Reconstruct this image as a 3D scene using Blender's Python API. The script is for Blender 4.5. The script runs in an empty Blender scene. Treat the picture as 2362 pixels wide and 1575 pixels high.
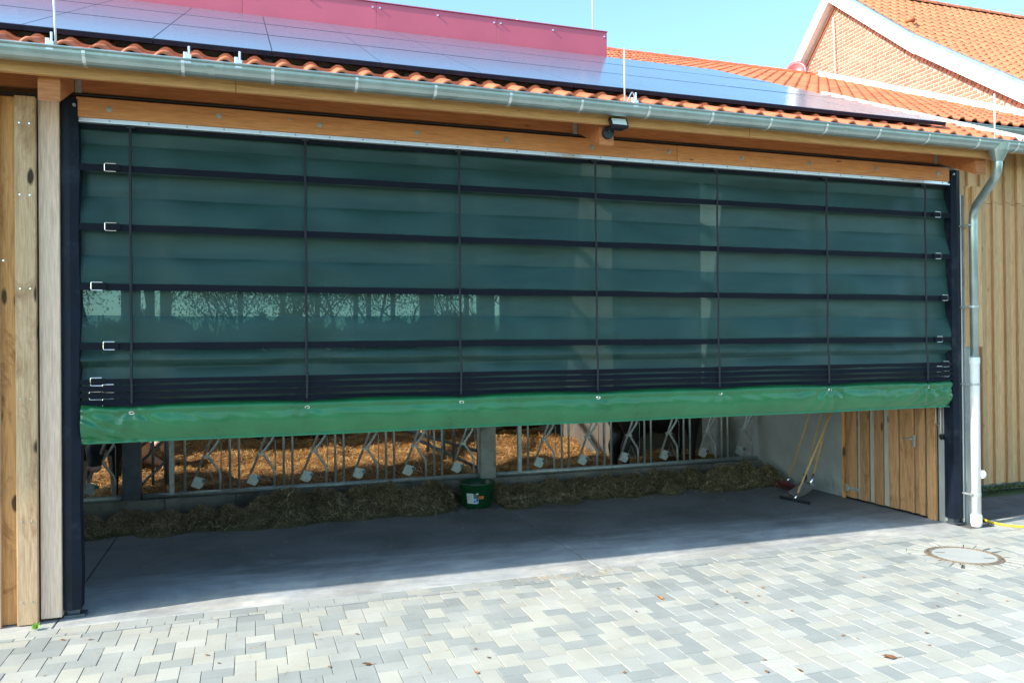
import bpy, bmesh, math, random
import numpy as np
from mathutils import Vector, Matrix
random.seed(7); rng = np.random.default_rng(7)
sc = bpy.context.scene
# ---------------------------------------------------------------- camera
cam_d = bpy.data.cameras.new('camera'); cam = bpy.data.objects.new('camera', cam_d)
sc.collection.objects.link(cam); sc.camera = cam
CP = Vector((1.5217, -8.2971, 2.5))
r2 = Vector((0.948655, -0.316186, -0.008958)); u2 = Vector((0.007029, -0.007242, 0.999949)); fw = Vector((0.316235, 0.948670, 0.004648))
M = Matrix(((r2.x, u2.x, -fw.x, CP.x), (r2.y, u2.y, -fw.y, CP.y), (r2.z, u2.z, -fw.z, CP.z), (0, 0, 0, 1)))
cam.matrix_world = M
cam_d.lens = 27.47; cam_d.sensor_width = 36; cam_d.clip_start = .05; cam_d.clip_end = 2000
# ---------------------------------------------------------------- sky, sun, exposure
SUN = Vector((-1.413, -.208, 1.0)).normalized()
w = bpy.data.worlds.new('World'); sc.world = w; w.use_nodes = True
nt = w.node_tree; bg = nt.nodes['Background']
sky = nt.nodes.new('ShaderNodeTexSky'); sky.sky_type = 'NISHITA'; sky.sun_disc = False
sky.sun_elevation = math.asin(SUN.z); sky.sun_rotation = math.atan2(SUN.x, SUN.y)
sky.air_density = 1.0; sky.dust_density = 1.2; sky.ozone_density = 1.6
tint = nt.nodes.new('ShaderNodeMix'); tint.data_type = 'RGBA'; tint.blend_type = 'MULTIPLY'; tint.inputs[0].default_value = 1
tint.inputs[7].default_value = (1.12, 1.36, 1.32, 1)
nt.links.new(sky.outputs[0], tint.inputs[6]); nt.links.new(tint.outputs[2], bg.inputs[0]); bg.inputs[1].default_value = .15
sd = bpy.data.lights.new('sun', 'SUN'); so = bpy.data.objects.new('sun', sd); sc.collection.objects.link(so)
sd.energy = 3.7; sd.angle = math.radians(.55); sd.color = (1, .93, .82)
so.rotation_euler = SUN.to_track_quat('Z', 'Y').to_euler(); so.location = (-10, -5, 20)
sc.view_settings.view_transform = 'Standard'; sc.view_settings.look = 'None'
sc.view_settings.exposure = 1.1; sc.view_settings.gamma = 1; sc.view_settings.use_curve_mapping = False
sc.render.engine = 'CYCLES'
sc.cycles.max_bounces = 10; sc.cycles.transparent_max_bounces = 16; sc.cycles.diffuse_bounces = 5

# ---------------------------------------------------------------- helpers
WM = {}
def link(o, parent=None, mw=None):
    sc.collection.objects.link(o)
    mw = mw or Matrix.Identity(4)
    if parent is not None:
        o.parent = parent; o.matrix_parent_inverse = WM[parent.name].inverted()
    o.matrix_basis = mw; WM[o.name] = mw
    return o
def thing(name, label, cat, loc=(0, 0, 0), group=None):
    o = bpy.data.objects.new(name, None); o.empty_display_size = .2
    link(o, None, Matrix.Translation(loc)); return tag(o, label, cat, group)
def tag(o, label=None, cat=None, group=None, kind=None):
    if label: o['label'] = label
    if cat: o['category'] = cat
    if group: o['group'] = group
    if kind: o['kind'] = kind
    return o
def ob(name, me, parent=None, mat=None, mw=None, smooth=False):
    o = bpy.data.objects.new(name, me)
    if mat is not None and not me.materials: me.materials.append(mat)
    if smooth:
        me.polygons.foreach_set('use_smooth', [True] * len(me.polygons))
    return link(o, parent, mw)
class MB:
    def __init__(s): s.v = []; s.f = []; s.m = []
    def add(s, vs, fs, mi=0):
        n = len(s.v); s.v += [tuple(v) for v in vs]; s.f += [tuple(i + n for i in f) for f in fs]; s.m += [mi] * len(fs)
    def box(s, x0, x1, y0, y1, z0, z1, mi=0, c=0.0):
        if c <= 0:
            v = [(x, y, z) for z in (z0, z1) for y in (y0, y1) for x in (x0, x1)]
            s.add(v, [(0, 2, 3, 1), (4, 5, 7, 6), (0, 1, 5, 4), (2, 6, 7, 3), (0, 4, 6, 2), (1, 3, 7, 5)], mi)
        else:
            bm = bmesh.new(); bmesh.ops.create_cube(bm, size=1)
            for v in bm.verts: v.co = Vector(((x0 + x1) / 2 + v.co.x * (x1 - x0), (y0 + y1) / 2 + v.co.y * (y1 - y0), (z0 + z1) / 2 + v.co.z * (z1 - z0)))
            bmesh.ops.bevel(bm, geom=bm.edges[:], offset=c, segments=1, affect='EDGES')
            s.add([v.co for v in bm.verts], [[v.index for v in f.verts] for f in bm.faces], mi); bm.free()
    def tube(s, pts, r, n=8, mi=0, cap=True, closed=False):
        pts = [Vector(p) for p in pts]; rs = r if isinstance(r, (list, tuple)) else [r] * len(pts)
        rings = []; up = None; L = len(pts)
        for i, p in enumerate(pts):
            if closed: d = pts[(i + 1) % L] - pts[i - 1]
            else: d = (pts[min(i + 1, L - 1)] - pts[max(i - 1, 0)])
            d.normalize()
            if up is None: up = Vector((0, 0, 1)) if abs(d.z) < .9 else Vector((0, 1, 0))
            a = d.cross(up).normalized(); b = a.cross(d).normalized(); up = b
            rings.append([p + (a * math.cos(t) + b * math.sin(t)) * rs[i] for t in [2 * math.pi * k / n for k in range(n)]])
        vs = [v for R in rings for v in R]; fs = []
        for i in range(L - 1 + (1 if closed else 0)):
            j = (i + 1) % L
            for k in range(n): fs.append((i * n + k, j * n + k, j * n + (k + 1) % n, i * n + (k + 1) % n))
        if cap and not closed: fs.append(tuple(range(n))[::-1]); fs.append(tuple((L - 1) * n + k for k in range(n)))
        s.add(vs, fs, mi)
    def prism(s, poly, axis, a, b, mi=0):
        # poly: list of 2d points, extruded along axis between a and b
        def P(p, t): return {'x': (t, p[0], p[1]), 'y': (p[0], t, p[1]), 'z': (p[0], p[1], t)}[axis]
        n = len(poly); vs = [P(p, a) for p in poly] + [P(p, b) for p in poly]
        fs = [tuple(range(n)), tuple(range(2 * n - 1, n - 1, -1))] + [(i, i + n, (i + 1) % n + n, (i + 1) % n)[::-1] for i in range(n)]
        s.add(vs, fs, mi)
    def mesh(s, name, mats=()):
        me = bpy.data.meshes.new(name); me.from_pydata(s.v, [], s.f)
        for m in mats: me.materials.append(m)
        if len(mats) > 1: me.polygons.foreach_set('material_index', s.m)
        bm = bmesh.new(); bm.from_mesh(me); bmesh.ops.recalc_face_normals(bm, faces=bm.faces[:]); bm.to_mesh(me); bm.free()
        return me
def boxo(name, parent, mat, x0, x1, y0, y1, z0, z1, c=.004):
    b = MB(); b.box(x0, x1, y0, y1, z0, z1, c=c); return ob(name, b.mesh(name), parent, mat)
def tubeo(name, parent, mat, pts, r, n=10):
    b = MB(); b.tube(pts, r, n); o = ob(name, b.mesh(name), parent, mat, smooth=False)
    me = o.data
    me.polygons.foreach_set('use_smooth', [len(p.vertices) == 4 for p in me.polygons]); return o
def bend(pts, rad, n=5):
    out = [Vector(pts[0])]
    for i in range(1, len(pts) - 1):
        p = Vector(pts[i]); a = (Vector(pts[i - 1]) - p); b = (Vector(pts[i + 1]) - p)
        k = min(rad, a.length * .45, b.length * .45); A = p + a.normalized() * k; B = p + b.normalized() * k
        for t in [j / n for j in range(n + 1)]: out.append(A * (1 - t) ** 2 + p * 2 * t * (1 - t) + B * t * t)
    out.append(Vector(pts[-1])); return out
def disc(b, c, r, n, axis, t0, t1, mi=0):
    b.prism([(c[0] + r * math.cos(2 * math.pi * k / n), c[1] + r * math.sin(2 * math.pi * k / n)) for k in range(n)], axis, t0, t1, mi)
def bladecloud(P, N, L, Wd, spread, name, mat, lift=.02, droop=.0):
    # thin blades: P points, N count
    n = len(P); th = rng.uniform(0, 2 * math.pi, n); el = rng.normal(0, spread, n); l = L * rng.uniform(.4, 1.3, n)
    d = np.stack([np.cos(th) * np.cos(el), np.sin(th) * np.cos(el), np.sin(el)], 1) * l[:, None]
    s = np.stack([-np.sin(th), np.cos(th), rng.normal(0, .5, n)], 1); s *= (Wd * rng.uniform(.6, 1.3, n) / np.linalg.norm(s, axis=1))[:, None]
    mid = P + rng.normal(0, .12, (n, 3)) * l[:, None]
    V = np.stack([P - d / 2 - s / 2, P - d / 2 + s / 2, mid + s / 2, mid - s / 2, P + d / 2 + s / 2, P + d / 2 - s / 2], 1).reshape(-1, 3)
    V[:, 2] += lift
    b = np.arange(n) * 6
    F = np.concatenate([np.stack([b, b + 1, b + 2, b + 3], 1), np.stack([b + 3, b + 2, b + 4, b + 5], 1)])
    me = bpy.data.meshes.new(name); me.vertices.add(len(V)); me.vertices.foreach_set('co', V.ravel())
    me.loops.add(F.size); me.loops.foreach_set('vertex_index', F.ravel()); me.polygons.add(len(F))
    me.polygons.foreach_set('loop_start', np.arange(len(F)) * 4); me.polygons.foreach_set('loop_total', np.full(len(F), 4)); me.update()
    me.materials.append(mat); return me
def vnoise(x, y, s, seed=0):
    x = np.asarray(x) * s + seed * 17.3; y = np.asarray(y) * s + seed * 9.1
    def h(i, j): return np.modf(np.abs(np.sin(i * 127.1 + j * 311.7) * 43758.5453))[0]
    i = np.floor(x); j = np.floor(y); u = x - i; v = y - j; u = u * u * (3 - 2 * u); v = v * v * (3 - 2 * v)
    return (h(i, j) * (1 - u) + h(i + 1, j) * u) * (1 - v) + (h(i, j + 1) * (1 - u) + h(i + 1, j + 1) * u) * v

# ---------------------------------------------------------------- materials
def newmat(name):
    m = bpy.data.materials.new(name); m.use_nodes = True; t = m.node_tree
    return m, t, t.nodes['Principled BSDF']
def N(t, typ, **k):
    n = t.nodes.new(typ)
    for a, v in k.items(): setattr(n, a, v)
    return n
def ramp(t, fac, stops):
    r = N(t, 'ShaderNodeValToRGB'); e = r.color_ramp.elements
    while len(e) < len(stops): e.new(.5)
    for el, (p, c) in zip(e, stops): el.position = p; el.color = (*c, 1)
    t.links.new(fac, r.inputs[0]); return r.outputs[0]
def mixc(t, f, a, b, mode='MIX'):
    m = N(t, 'ShaderNodeMix', data_type='RGBA', blend_type=mode)
    for s, v in ((0, f), (6, a), (7, b)):
        if hasattr(v, 'is_linked') or hasattr(v, 'links'): t.links.new(v, m.inputs[s])
        else: m.inputs[s].default_value = v if s == 0 else (*v, 1)
    return m.outputs[2]
def coords(t, scale, rnd=True):
    tc = N(t, 'ShaderNodeTexCoord'); mp = N(t, 'ShaderNodeMapping'); mp.inputs['Scale'].default_value = scale
    if rnd:
        oi = N(t, 'ShaderNodeObjectInfo'); ad = N(t, 'ShaderNodeVectorMath', operation='MULTIPLY_ADD')
        ad.inputs[1].default_value = (37, 23, 11)
        cb = N(t, 'ShaderNodeCombineXYZ'); [t.links.new(oi.outputs['Random'], cb.inputs[i]) for i in range(3)]
        t.links.new(cb.outputs[0], ad.inputs[0]); t.links.new(tc.outputs['Object'], ad.inputs[2])
        t.links.new(ad.outputs[0], mp.inputs[0])
    else: t.links.new(tc.outputs['Object'], mp.inputs[0])
    return mp.outputs[0]
def noise(t, vec, s, d=4, r=.55, dist=0):
    n = N(t, 'ShaderNodeTexNoise'); n.inputs['Scale'].default_value = s; n.inputs['Detail'].default_value = d
    n.inputs['Roughness'].default_value = r; n.inputs['Distortion'].default_value = dist; t.links.new(vec, n.inputs['Vector']); return n.outputs[0]
def bump(t, b, h, st, dist=.01):
    n = N(t, 'ShaderNodeBump'); n.inputs['Strength'].default_value = st; n.inputs['Distance'].default_value = dist
    t.links.new(h, n.inputs['Height']); t.links.new(n.outputs[0], b.inputs['Normal'])
def pm(name, col, rough=.6, var=.15, ns=6, bmp=.1, metal=0, spec=.5, scale=(1, 1, 1), objvar=.0, coat=0, dark=None, dsc=3, dth=.55, bns=None, bd=.005):
    m, t, b = newmat(name); v = coords(t, scale)
    n = noise(t, v, ns)
    lo = tuple(c * (1 - var) for c in col); hi = tuple(min(1, c * (1 + var)) for c in col)
    c = ramp(t, n, [(.3, lo), (.7, hi)])
    if dark:
        n2 = noise(t, v, dsc, 6, .65); f = ramp(t, n2, [(dth, (0, 0, 0)), (dth + .12, (1, 1, 1))]); c = mixc(t, f, c, dark)
    if objvar:
        oi = N(t, 'ShaderNodeObjectInfo'); f = ramp(t, oi.outputs['Random'], [(0, (1 - objvar,) * 3), (1, (1 + objvar,) * 3)]); c = mixc(t, 1.0, c, f, 'MULTIPLY')
    t.links.new(c, b.inputs['Base Color']); b.inputs['Metallic'].default_value = metal
    rr = ramp(t, n, [(.2, (rough * .85,) * 3), (.8, (min(1, rough * 1.12),) * 3)]); t.links.new(rr, b.inputs['Roughness'])
    b.inputs['Specular IOR Level'].default_value = spec; b.inputs['Coat Weight'].default_value = coat
    if bmp: bump(t, b, noise(t, v, bns or ns * 8, 5), bmp, bd)
    return m
def wood(name, c1, c2, grain='z', knots=.5, stain=None, rough=.75, objvar=.15, kc=(.09, .045, .02), kn=.1):
    m, t, b = newmat(name)
    sc_ = {'z': (1, 1, .06), 'x': (.06, 1, 1), 'y': (1, .06, 1)}[grain]; ks = {'z': (1, 1, .35), 'x': (.35, 1, 1), 'y': (1, .35, 1)}[grain]
    v = coords(t, sc_); g = noise(t, v, 22, 6, .6, .6); g2 = noise(t, v, 90, 3)
    c = ramp(t, g, [(.32, c1), (.52, c2), (.7, tuple(x * .92 for x in c1))])
    c = mixc(t, .25, c, ramp(t, g2, [(.4, (.35, .3, .25)), (.6, (1, 1, 1))]), 'MULTIPLY')
    kv = coords(t, ks)
    if stain:
        sn = noise(t, kv, 2.6, 6, .7, 1.5); f = ramp(t, sn, [(.52, (0, 0, 0)), (.66, (1, 1, 1))]); c = mixc(t, f, c, stain)
    vo = N(t, 'ShaderNodeTexVoronoi'); vo.inputs['Scale'].default_value = 4.5; vo.inputs['Randomness'].default_value = 1
    t.links.new(kv, vo.inputs['Vector'])
    ad = N(t, 'ShaderNodeMath', operation='MULTIPLY_ADD'); t.links.new(noise(t, kv, 14, 3), ad.inputs[0]); ad.inputs[1].default_value = .12; t.links.new(vo.outputs['Distance'], ad.inputs[2])
    f = ramp(t, ad.outputs[0], [(kn, (knots,) * 3), (kn + .05, (0, 0, 0))]); c = mixc(t, f, c, kc)
    oi = N(t, 'ShaderNodeObjectInfo'); f = ramp(t, oi.outputs['Random'], [(0, (1 - objvar, 1 - objvar, 1 - objvar * 1.1)), (1, (1 + objvar,) * 3)]); c = mixc(t, 1.0, c, f, 'MULTIPLY')
    t.links.new(c, b.inputs['Base Color']); b.inputs['Roughness'].default_value = rough; b.inputs['Specular IOR Level'].default_value = .3
    bump(t, b, g2, .25, .002); return m
def curtain_mat(k=1.0, op=.88, tn=(1, 1, 1)):
    m, t, b = newmat('green mesh fabric')
    v = coords(t, (1, 1, 1), False)
    n = noise(t, coords(t, (.35, 1, 1.6), False), 2.6, 7, .62, 1.2)
    c = ramp(t, n, [(.3, tuple(a * k * q for a, q in zip((.006, .030, .023), tn))), (.7, tuple(a * k * q for a, q in zip((.013, .052, .042), tn)))]); t.links.new(c, b.inputs['Base Color'])
    b.inputs['Roughness'].default_value = .42; b.inputs['Specular IOR Level'].default_value = .5
    b.inputs['Sheen Weight'].default_value = .25; b.inputs['Sheen Tint'].default_value = (.5, .8, 1, 1)
    wv = N(t, 'ShaderNodeTexNoise'); wv.inputs['Scale'].default_value = 260; wv.inputs['Detail'].default_value = 2; t.links.new(v, wv.inputs['Vector']); bump(t, b, wv.outputs[0], .12, .002)
    tr = N(t, 'ShaderNodeBsdfTransparent'); tr.inputs[0].default_value = (.60, .92, .92, 1)
    mx = N(t, 'ShaderNodeMixShader'); mx.inputs[0].default_value = op
    t.links.new(tr.outputs[0], mx.inputs[1]); t.links.new(b.outputs[0], mx.inputs[2])
    t.links.new(mx.outputs[0], t.nodes['Material Output'].inputs['Surface']); return m
def paver_mat(name, col):
    m, t, b = newmat(name); v = coords(t, (1, 1, 1)); g = N(t, 'ShaderNodeNewGeometry')
    n = noise(t, g.outputs['Position'], 2.2, 5); n2 = noise(t, g.outputs['Position'], 160, 3, .7); n3 = noise(t, g.outputs['Position'], 14, 4, .6)
    c = ramp(t, n, [(.3, tuple(x * .86 for x in col)), (.7, tuple(x * 1.06 for x in col))])
    c = mixc(t, .5, c, ramp(t, n2, [(.35, (.72, .72, .72)), (.6, (1.08, 1.08, 1.08))]), 'MULTIPLY')
    f = ramp(t, n3, [(.6, (0, 0, 0)), (.8, (.45, .45, .45))]); c = mixc(t, f, c, tuple(x * .72 for x in (col[0], col[1] * .93, col[2] * .8)))
    rnd = N(t, 'ShaderNodeObjectInfo'); c = mixc(t, 1.0, c, ramp(t, rnd.outputs['Random'], [(0, (.93, .93, .94)), (1, (1.06, 1.05, 1.03))]), 'MULTIPLY')
    t.links.new(c, b.inputs['Base Color']); b.inputs['Roughness'].default_value = .8; bump(t, b, n2, .25, .003); return m
def concrete_floor():
    m, t, b = newmat('concrete floor'); g = N(t, 'ShaderNodeNewGeometry'); p = g.outputs['Position']
    n = noise(t, p, .9, 7, .62, .5); n2 = noise(t, p, 6, 6, .7); n3 = noise(t, p, 120, 3)
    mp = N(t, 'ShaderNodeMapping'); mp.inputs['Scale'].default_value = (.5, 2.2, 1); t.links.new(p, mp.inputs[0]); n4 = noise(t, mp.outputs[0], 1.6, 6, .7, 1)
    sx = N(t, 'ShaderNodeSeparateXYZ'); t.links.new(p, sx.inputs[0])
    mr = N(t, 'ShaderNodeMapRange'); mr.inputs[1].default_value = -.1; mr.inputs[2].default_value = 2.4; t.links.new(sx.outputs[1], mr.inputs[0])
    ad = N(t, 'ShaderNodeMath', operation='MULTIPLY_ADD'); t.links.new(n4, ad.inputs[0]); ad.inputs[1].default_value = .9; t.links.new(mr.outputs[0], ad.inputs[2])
    # cream sunlit edge, bluish shade and darker depth painted in by distance inward
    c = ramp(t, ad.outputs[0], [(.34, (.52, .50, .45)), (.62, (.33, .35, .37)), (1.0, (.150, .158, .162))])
    c = mixc(t, .6, c, ramp(t, n, [(.36, (.5, .5, .5)), (.62, (1.2, 1.2, 1.2))]), 'MULTIPLY')
    c = mixc(t, .5, c, ramp(t, n2, [(.35, (.7, .7, .7)), (.65, (1.1, 1.1, 1.1))]), 'MULTIPLY')
    t.links.new(c, b.inputs['Base Color']); r = ramp(t, n2, [(.3, (.5, .5, .5)), (.7, (.8, .8, .8))]); t.links.new(r, b.inputs['Roughness']); bump(t, b, n3, .15, .003)
    return m
def coat_mat(name, black, white, thr):
    m, t, b = newmat(name); v = coords(t, (1, 1, 1)); n = noise(t, v, 1.3, 3, .45, .4)
    c = ramp(t, n, [(thr - .01, black), (thr + .01, white)]); n2 = noise(t, v, 60, 3); c = mixc(t, .4, c, ramp(t, n2, [(.3, (.6, .6, .6)), (.7, (1.1, 1.1, 1.1))]), 'MULTIPLY')
    t.links.new(c, b.inputs['Base Color']); b.inputs['Roughness'].default_value = .55; bump(t, b, n2, .3, .004); return m
def straw_mat(name, stops):
    m, t, b = newmat(name); g = N(t, 'ShaderNodeNewGeometry')
    c = ramp(t, g.outputs['Random Per Island'], stops); c = mixc(t, .5, c, ramp(t, noise(t, g.outputs['Position'], 1.9, 6, .65), [(.36, (.35, .33, .3)), (.6, (1.1, 1.1, 1.1))]), 'MULTIPLY')
    t.links.new(c, b.inputs['Base Color']); b.inputs['Roughness'].default_value = .5; b.inputs['Specular IOR Level'].default_value = .5; return m

W_ORANGE = wood('glulam spruce', (.66, .26, .10), (.80, .35, .14), 'x', .75, rough=.6, objvar=.06, kc=(.16, .05, .02), kn=.085)
W_DARKOR = wood('stained spruce', (.42, .14, .048), (.56, .21, .08), 'x', .7, rough=.6, objvar=.08, kc=(.12, .04, .02), kn=.09)
W_FASCIA = wood('fascia spruce', (.54, .26, .095), (.66, .34, .135), 'x', .5, objvar=.05, kn=.07)
W_GREY = wood('weathered larch', (.50, .31, .17), (.64, .43, .26), 'z', 1.0, stain=(.34, .19, .10), kn=.17, objvar=.1, kc=(.05, .03, .02))
W_PALE = wood('pale weathered larch', (.66, .44, .32), (.80, .57, .43), 'z', .5, kn=.08)
W_ORZ = wood('fresh larch', (.52, .24, .08), (.66, .33, .12), 'z', 1.0, stain=(.22, .07, .02), kn=.16)
W_TAN = wood('tan larch', (.60, .34, .16), (.73, .44, .22), 'z', .5, kn=.08)
W_DOOR = wood('door larch', (.34, .165, .07), (.50, .27, .125), 'z', .9, stain=(.24, .12, .05), kn=.13)
W_DOORG = wood('door grey larch', (.40, .36, .30), (.52, .47, .40), 'z', .9, kn=.13)
W_HANDLE = wood('ash handle', (.50, .30, .13), (.60, .38, .18), 'z', .2, rough=.5, kn=.03)
ZINC = pm('zinc gutter', (.42, .50, .50), .38, .12, 5, .05, metal=.75, dark=(.30, .38, .38), dsc=4, dth=.6)
GALV = pm('galvanised steel', (.42, .46, .45), .42, .2, 16, .05, metal=.45, dark=(.27, .25, .2), dsc=9, dth=.6)
GALVD = pm('dull galvanised steel', (.22, .25, .27), .5, .2, 8, .05, metal=.6)
STEELB = pm('dark steel', (.10, .12, .14), .45, .2, 8, .05, metal=.6)
ALU = pm('aluminium strip', (.78, .80, .84), .35, .06, 20, .02, metal=.7)
CHROME = pm('bright buckle steel', (.85, .87, .88), .18, .05, 20, 0, metal=1)
WHITE = pm('white paint', (.80, .80, .78), .45, .04, 8, .03)
PLASTW = pm('white downpipe', (.78, .77, .80), .35, .05, 8, .02)
SLEEVE = pm('navy post sleeve', (.006, .010, .020), .6, .3, 4, .1, spec=.2, dark=(.02, .028, .04), dsc=3)
STRAP = pm('black webbing', (.005, .006, .012), .6, .2, 30, .15, spec=.15, bns=300, bd=.001)
ROPE = pm('black rope', (.012, .012, .02), .7, .2, 60, .2)
TARP = pm('green tarpaulin', (.016, .150, .055), .30, .18, 3, .06, coat=.25, bns=60)
FABRIC = curtain_mat(1.22, .865); FABRIC_SHEEN = curtain_mat(1.5, .66, (1.05, 1.0, 1.05))  # second fabric is coloured lighter to paint the sheen bands
CONC = pm('cast concrete', (.30, .315, .30), .75, .14, 2.2, .25, dark=(.20, .215, .20), dsc=1.6, dth=.55, bns=50)
CONCP = pm('concrete post', (.30, .30, .27), .75, .2, 4, .2, dark=(.17, .17, .13), dsc=3, dth=.5)
CURB = pm('concrete curb', (.20, .185, .16), .8, .2, 3, .3, dark=(.11, .10, .08), dsc=2, dth=.5)
FLOOR = concrete_floor()
TILE = pm('clay tile', (.58, .155, .065), .62, .10, 8, .12, objvar=.1, dark=(.46, .13, .06), dsc=14, dth=.62, bns=70)
TILE2 = pm('clay tile house', (.56, .19, .085), .65, .10, 8, .12, objvar=.1, dark=(.42, .15, .08), dsc=14, dth=.62, bns=70)
def island_var(m, lo=.85, hi=1.12):
    t = m.node_tree; b = t.nodes['Principled BSDF']; g = N(t, 'ShaderNodeNewGeometry')
    src = b.inputs['Base Color'].links[0].from_socket
    t.links.new(mixc(t, 1.0, src, ramp(t, g.outputs['Random Per Island'], [(0, (lo,) * 3), (1, (hi,) * 3)]), 'MULTIPLY'), b.inputs['Base Color'])
island_var(TILE, .74, 1.16); island_var(TILE2, .74, 1.14)
BRICK = pm('red brick', (.42, .17, .115), .85, .15, 20, .3, objvar=.22, bns=120); island_var(BRICK, .7, 1.25)
MORTAR = pm('pale mortar', (.52, .48, .38), .9, .08, 30, .2)
RED = pm('red parapet sheet', (.60, .105, .165), .45, .06, 1.5, .02, objvar=.03, coat=.2)
DECK = pm('roof underlay', (.05, .04, .04), .8, .1, 4, 0)
RAFT = wood('interior timber', (.22, .13, .07), (.28, .17, .09), 'y', .4, kn=.06)
BLACKP = pm('black plastic', (.012, .014, .018), .45, .2, 20, .05)
FRAME = pm('panel frame', (.012, .016, .045), .35, .15, 20, .02, metal=.3)
SOIL = pm('soil', (.05, .045, .03), .95, .3, 5, .5, bns=30)
GRASSG = pm('grass ground', (.07, .10, .03), .95, .35, 3, .4, bns=40)
JOINT = pm('joint sand', (.10, .098, .09), .95, .2, 30, .3)
PAV = [paver_mat('paver cream', (.435, .43, .375)), paver_mat('paver light grey', (.38, .39, .365)), paver_mat('paver grey', (.315, .335, .32)), paver_mat('paver pale', (.46, .46, .415)), paver_mat('paver dark shade', (.09, .095, .10))]
STRAW = straw_mat('straw', [(0, (.22, .09, .025)), (.35, (.38, .18, .045)), (.75, (.58, .33, .10)), (1, (.75, .54, .24))])
STRAWB = pm('straw bed', (.17, .08, .025), .9, .4, 12, .5)
HAY = straw_mat('hay', [(0, (.09, .05, .022)), (.35, (.19, .13, .06)), (.7, (.33, .25, .13)), (.92, (.58, .50, .30)), (1, (.75, .70, .5))])
HAYB = pm('hay base', (.08, .068, .03), .95, .4, 10, .5)
COWB = coat_mat('black cow coat', (.008, .008, .010), (.45, .40, .36), .74)
COWM = coat_mat('holstein coat', (.008, .008, .010), (.50, .45, .40), .56)
COWW = coat_mat('white cow coat', (.02, .02, .02), (.78, .62, .52), .30)
MUZZLE = pm('pink muzzle', (.50, .30, .27), .45, .2, 12, .1)
BUCKET = pm('green bucket plastic', (.004, .045, .015), .32, .12, 4, .03)
LEAFB = pm('dry leaf', (.30, .13, .045), .8, .3, 30, .2, objvar=.35)
LEAFG = straw_mat('tree leaf', [(0, (.03, .06, .012)), (.6, (.07, .12, .025)), (1, (.16, .17, .04))])
BARK = pm('bark', (.07, .055, .04), .9, .3, 10, .5, scale=(1, 1, .3))
YELLOW = pm('yellow hose', (.78, .58, .03), .4, .08, 10, .02)
COPPER = pm('weathered copper pipe', (.40, .30, .26), .35, .2, 12, .03, metal=.8)
IRON = pm('rusty cast iron', (.30, .24, .18), .7, .35, 22, .3, metal=.2, dark=(.13, .09, .07), dsc=25)
LID = pm('concrete lid', (.40, .41, .39), .8, .07, 5, .15, dark=(.33, .34, .32), dsc=3, dth=.66, bns=160)
def glass_panel():
    m, t, b = newmat('solar glass'); b.inputs['Base Color'].default_value = (.10, .15, .22, 1); b.inputs['Roughness'].default_value = .05
    b.inputs['IOR'].default_value = 1.52; b.inputs['Specular IOR Level'].default_value = .75
    v = coords(t, (1, 1, 1)); b.inputs['Coat Weight'].default_value = .6; b.inputs['Coat Roughness'].default_value = .12
    r = ramp(t, noise(t, v, 3, 4), [(.3, (.26,) * 3), (.8, (.34,) * 3)]); t.links.new(r, b.inputs['Roughness']); return m
SOLAR = glass_panel()
LGLASS = pm('lamp glass', (.75, .78, .76), .12, .05, 10, 0, coat=.6)

# ---------------------------------------------------------------- ground and setting
T25 = math.tan(math.radians(25)); C25 = math.cos(math.radians(25)); S25 = math.sin(math.radians(25))
def tz(y): return 5.0 + T25 * (y + .8)      # tile plane
b = MB(); b.add([(-400, -400, -.12), (400, -400, -.12), (400, 400, -.12), (-400, 400, -.12)], [(0, 1, 2, 3)])
tag(ob('ground', b.mesh('ground'), None, GRASSG), kind='structure')
b = MB()  # slab in three bays with recessed expansion joints
XS = [-8, -.19, 5.2, 10.6]
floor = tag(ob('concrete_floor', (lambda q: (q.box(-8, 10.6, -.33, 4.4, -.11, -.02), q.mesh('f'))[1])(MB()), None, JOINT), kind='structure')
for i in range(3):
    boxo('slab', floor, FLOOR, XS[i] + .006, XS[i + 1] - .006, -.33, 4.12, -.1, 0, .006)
b = MB(); b.box(-8, 10.6, 4.32, 19.4, -.1, .02); tag(ob('pen_floor', b.mesh('p'), None, CURB), kind='structure')

# paving: individual stones
pave = tag(ob('paving', (lambda q: (q.add([(-9, -9, -.016), (26, -9, -.016), (26, 1.25, -.016), (10.6, 1.25, -.016), (10.6, -.335, -.016), (-9, -.335, -.016)], [(0, 1, 2, 3, 4, 5)]), q.mesh('paving'))[1])(MB()), None, JOINT), kind='structure')
MC = (9.40, -1.29); RI = .405; RO = .60
stones = []   # (poly, mat)
def pick(): return random.choices([0, 1, 2, 3], [.30, .28, .27, .15])[0]
x = -3.0
Yb = -.343
while x < 20:
    if x < 30: stones.append((x, x + .237, Yb - .157, Yb, pick() if random.random() > .3 else 1))
    x += .24
x = -3.0
while x < 20:
    l = random.choice([.16, .24, .24]); stones.append((x, x + l - .003, Yb - .222, Yb - .16, random.choice([1, 2, 1, 0]))); x += l
top = Yb - .225
U = .08; L = 3 * U; Wd = 2 * U
for i in range(-120, 160):
    for j in range(-90, 90):
        ox = i * Wd + j * L; oy = -i * Wd + j * L
        ox -= 2.3; oy += -.9
        for (x0, x1, y0, y1) in ((ox, ox + L, oy, oy + Wd), (ox + L, ox + L + Wd, oy, oy + L)):
            if x1 < -3 or x0 > 19: continue
            if y1 > top: y1 = top
            if y1 - y0 < .02 or y0 < -6.6: continue
            stones.append((x0, x1 - .004, y0, y1 - .004, pick()))
x = 11.1        # stones of the strip beyond the downpipe, rear rows coloured darker to deepen the shadow
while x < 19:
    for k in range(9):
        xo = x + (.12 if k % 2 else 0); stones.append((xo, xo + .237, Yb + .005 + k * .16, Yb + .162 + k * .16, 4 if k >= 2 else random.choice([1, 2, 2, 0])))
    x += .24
fin = []
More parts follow.
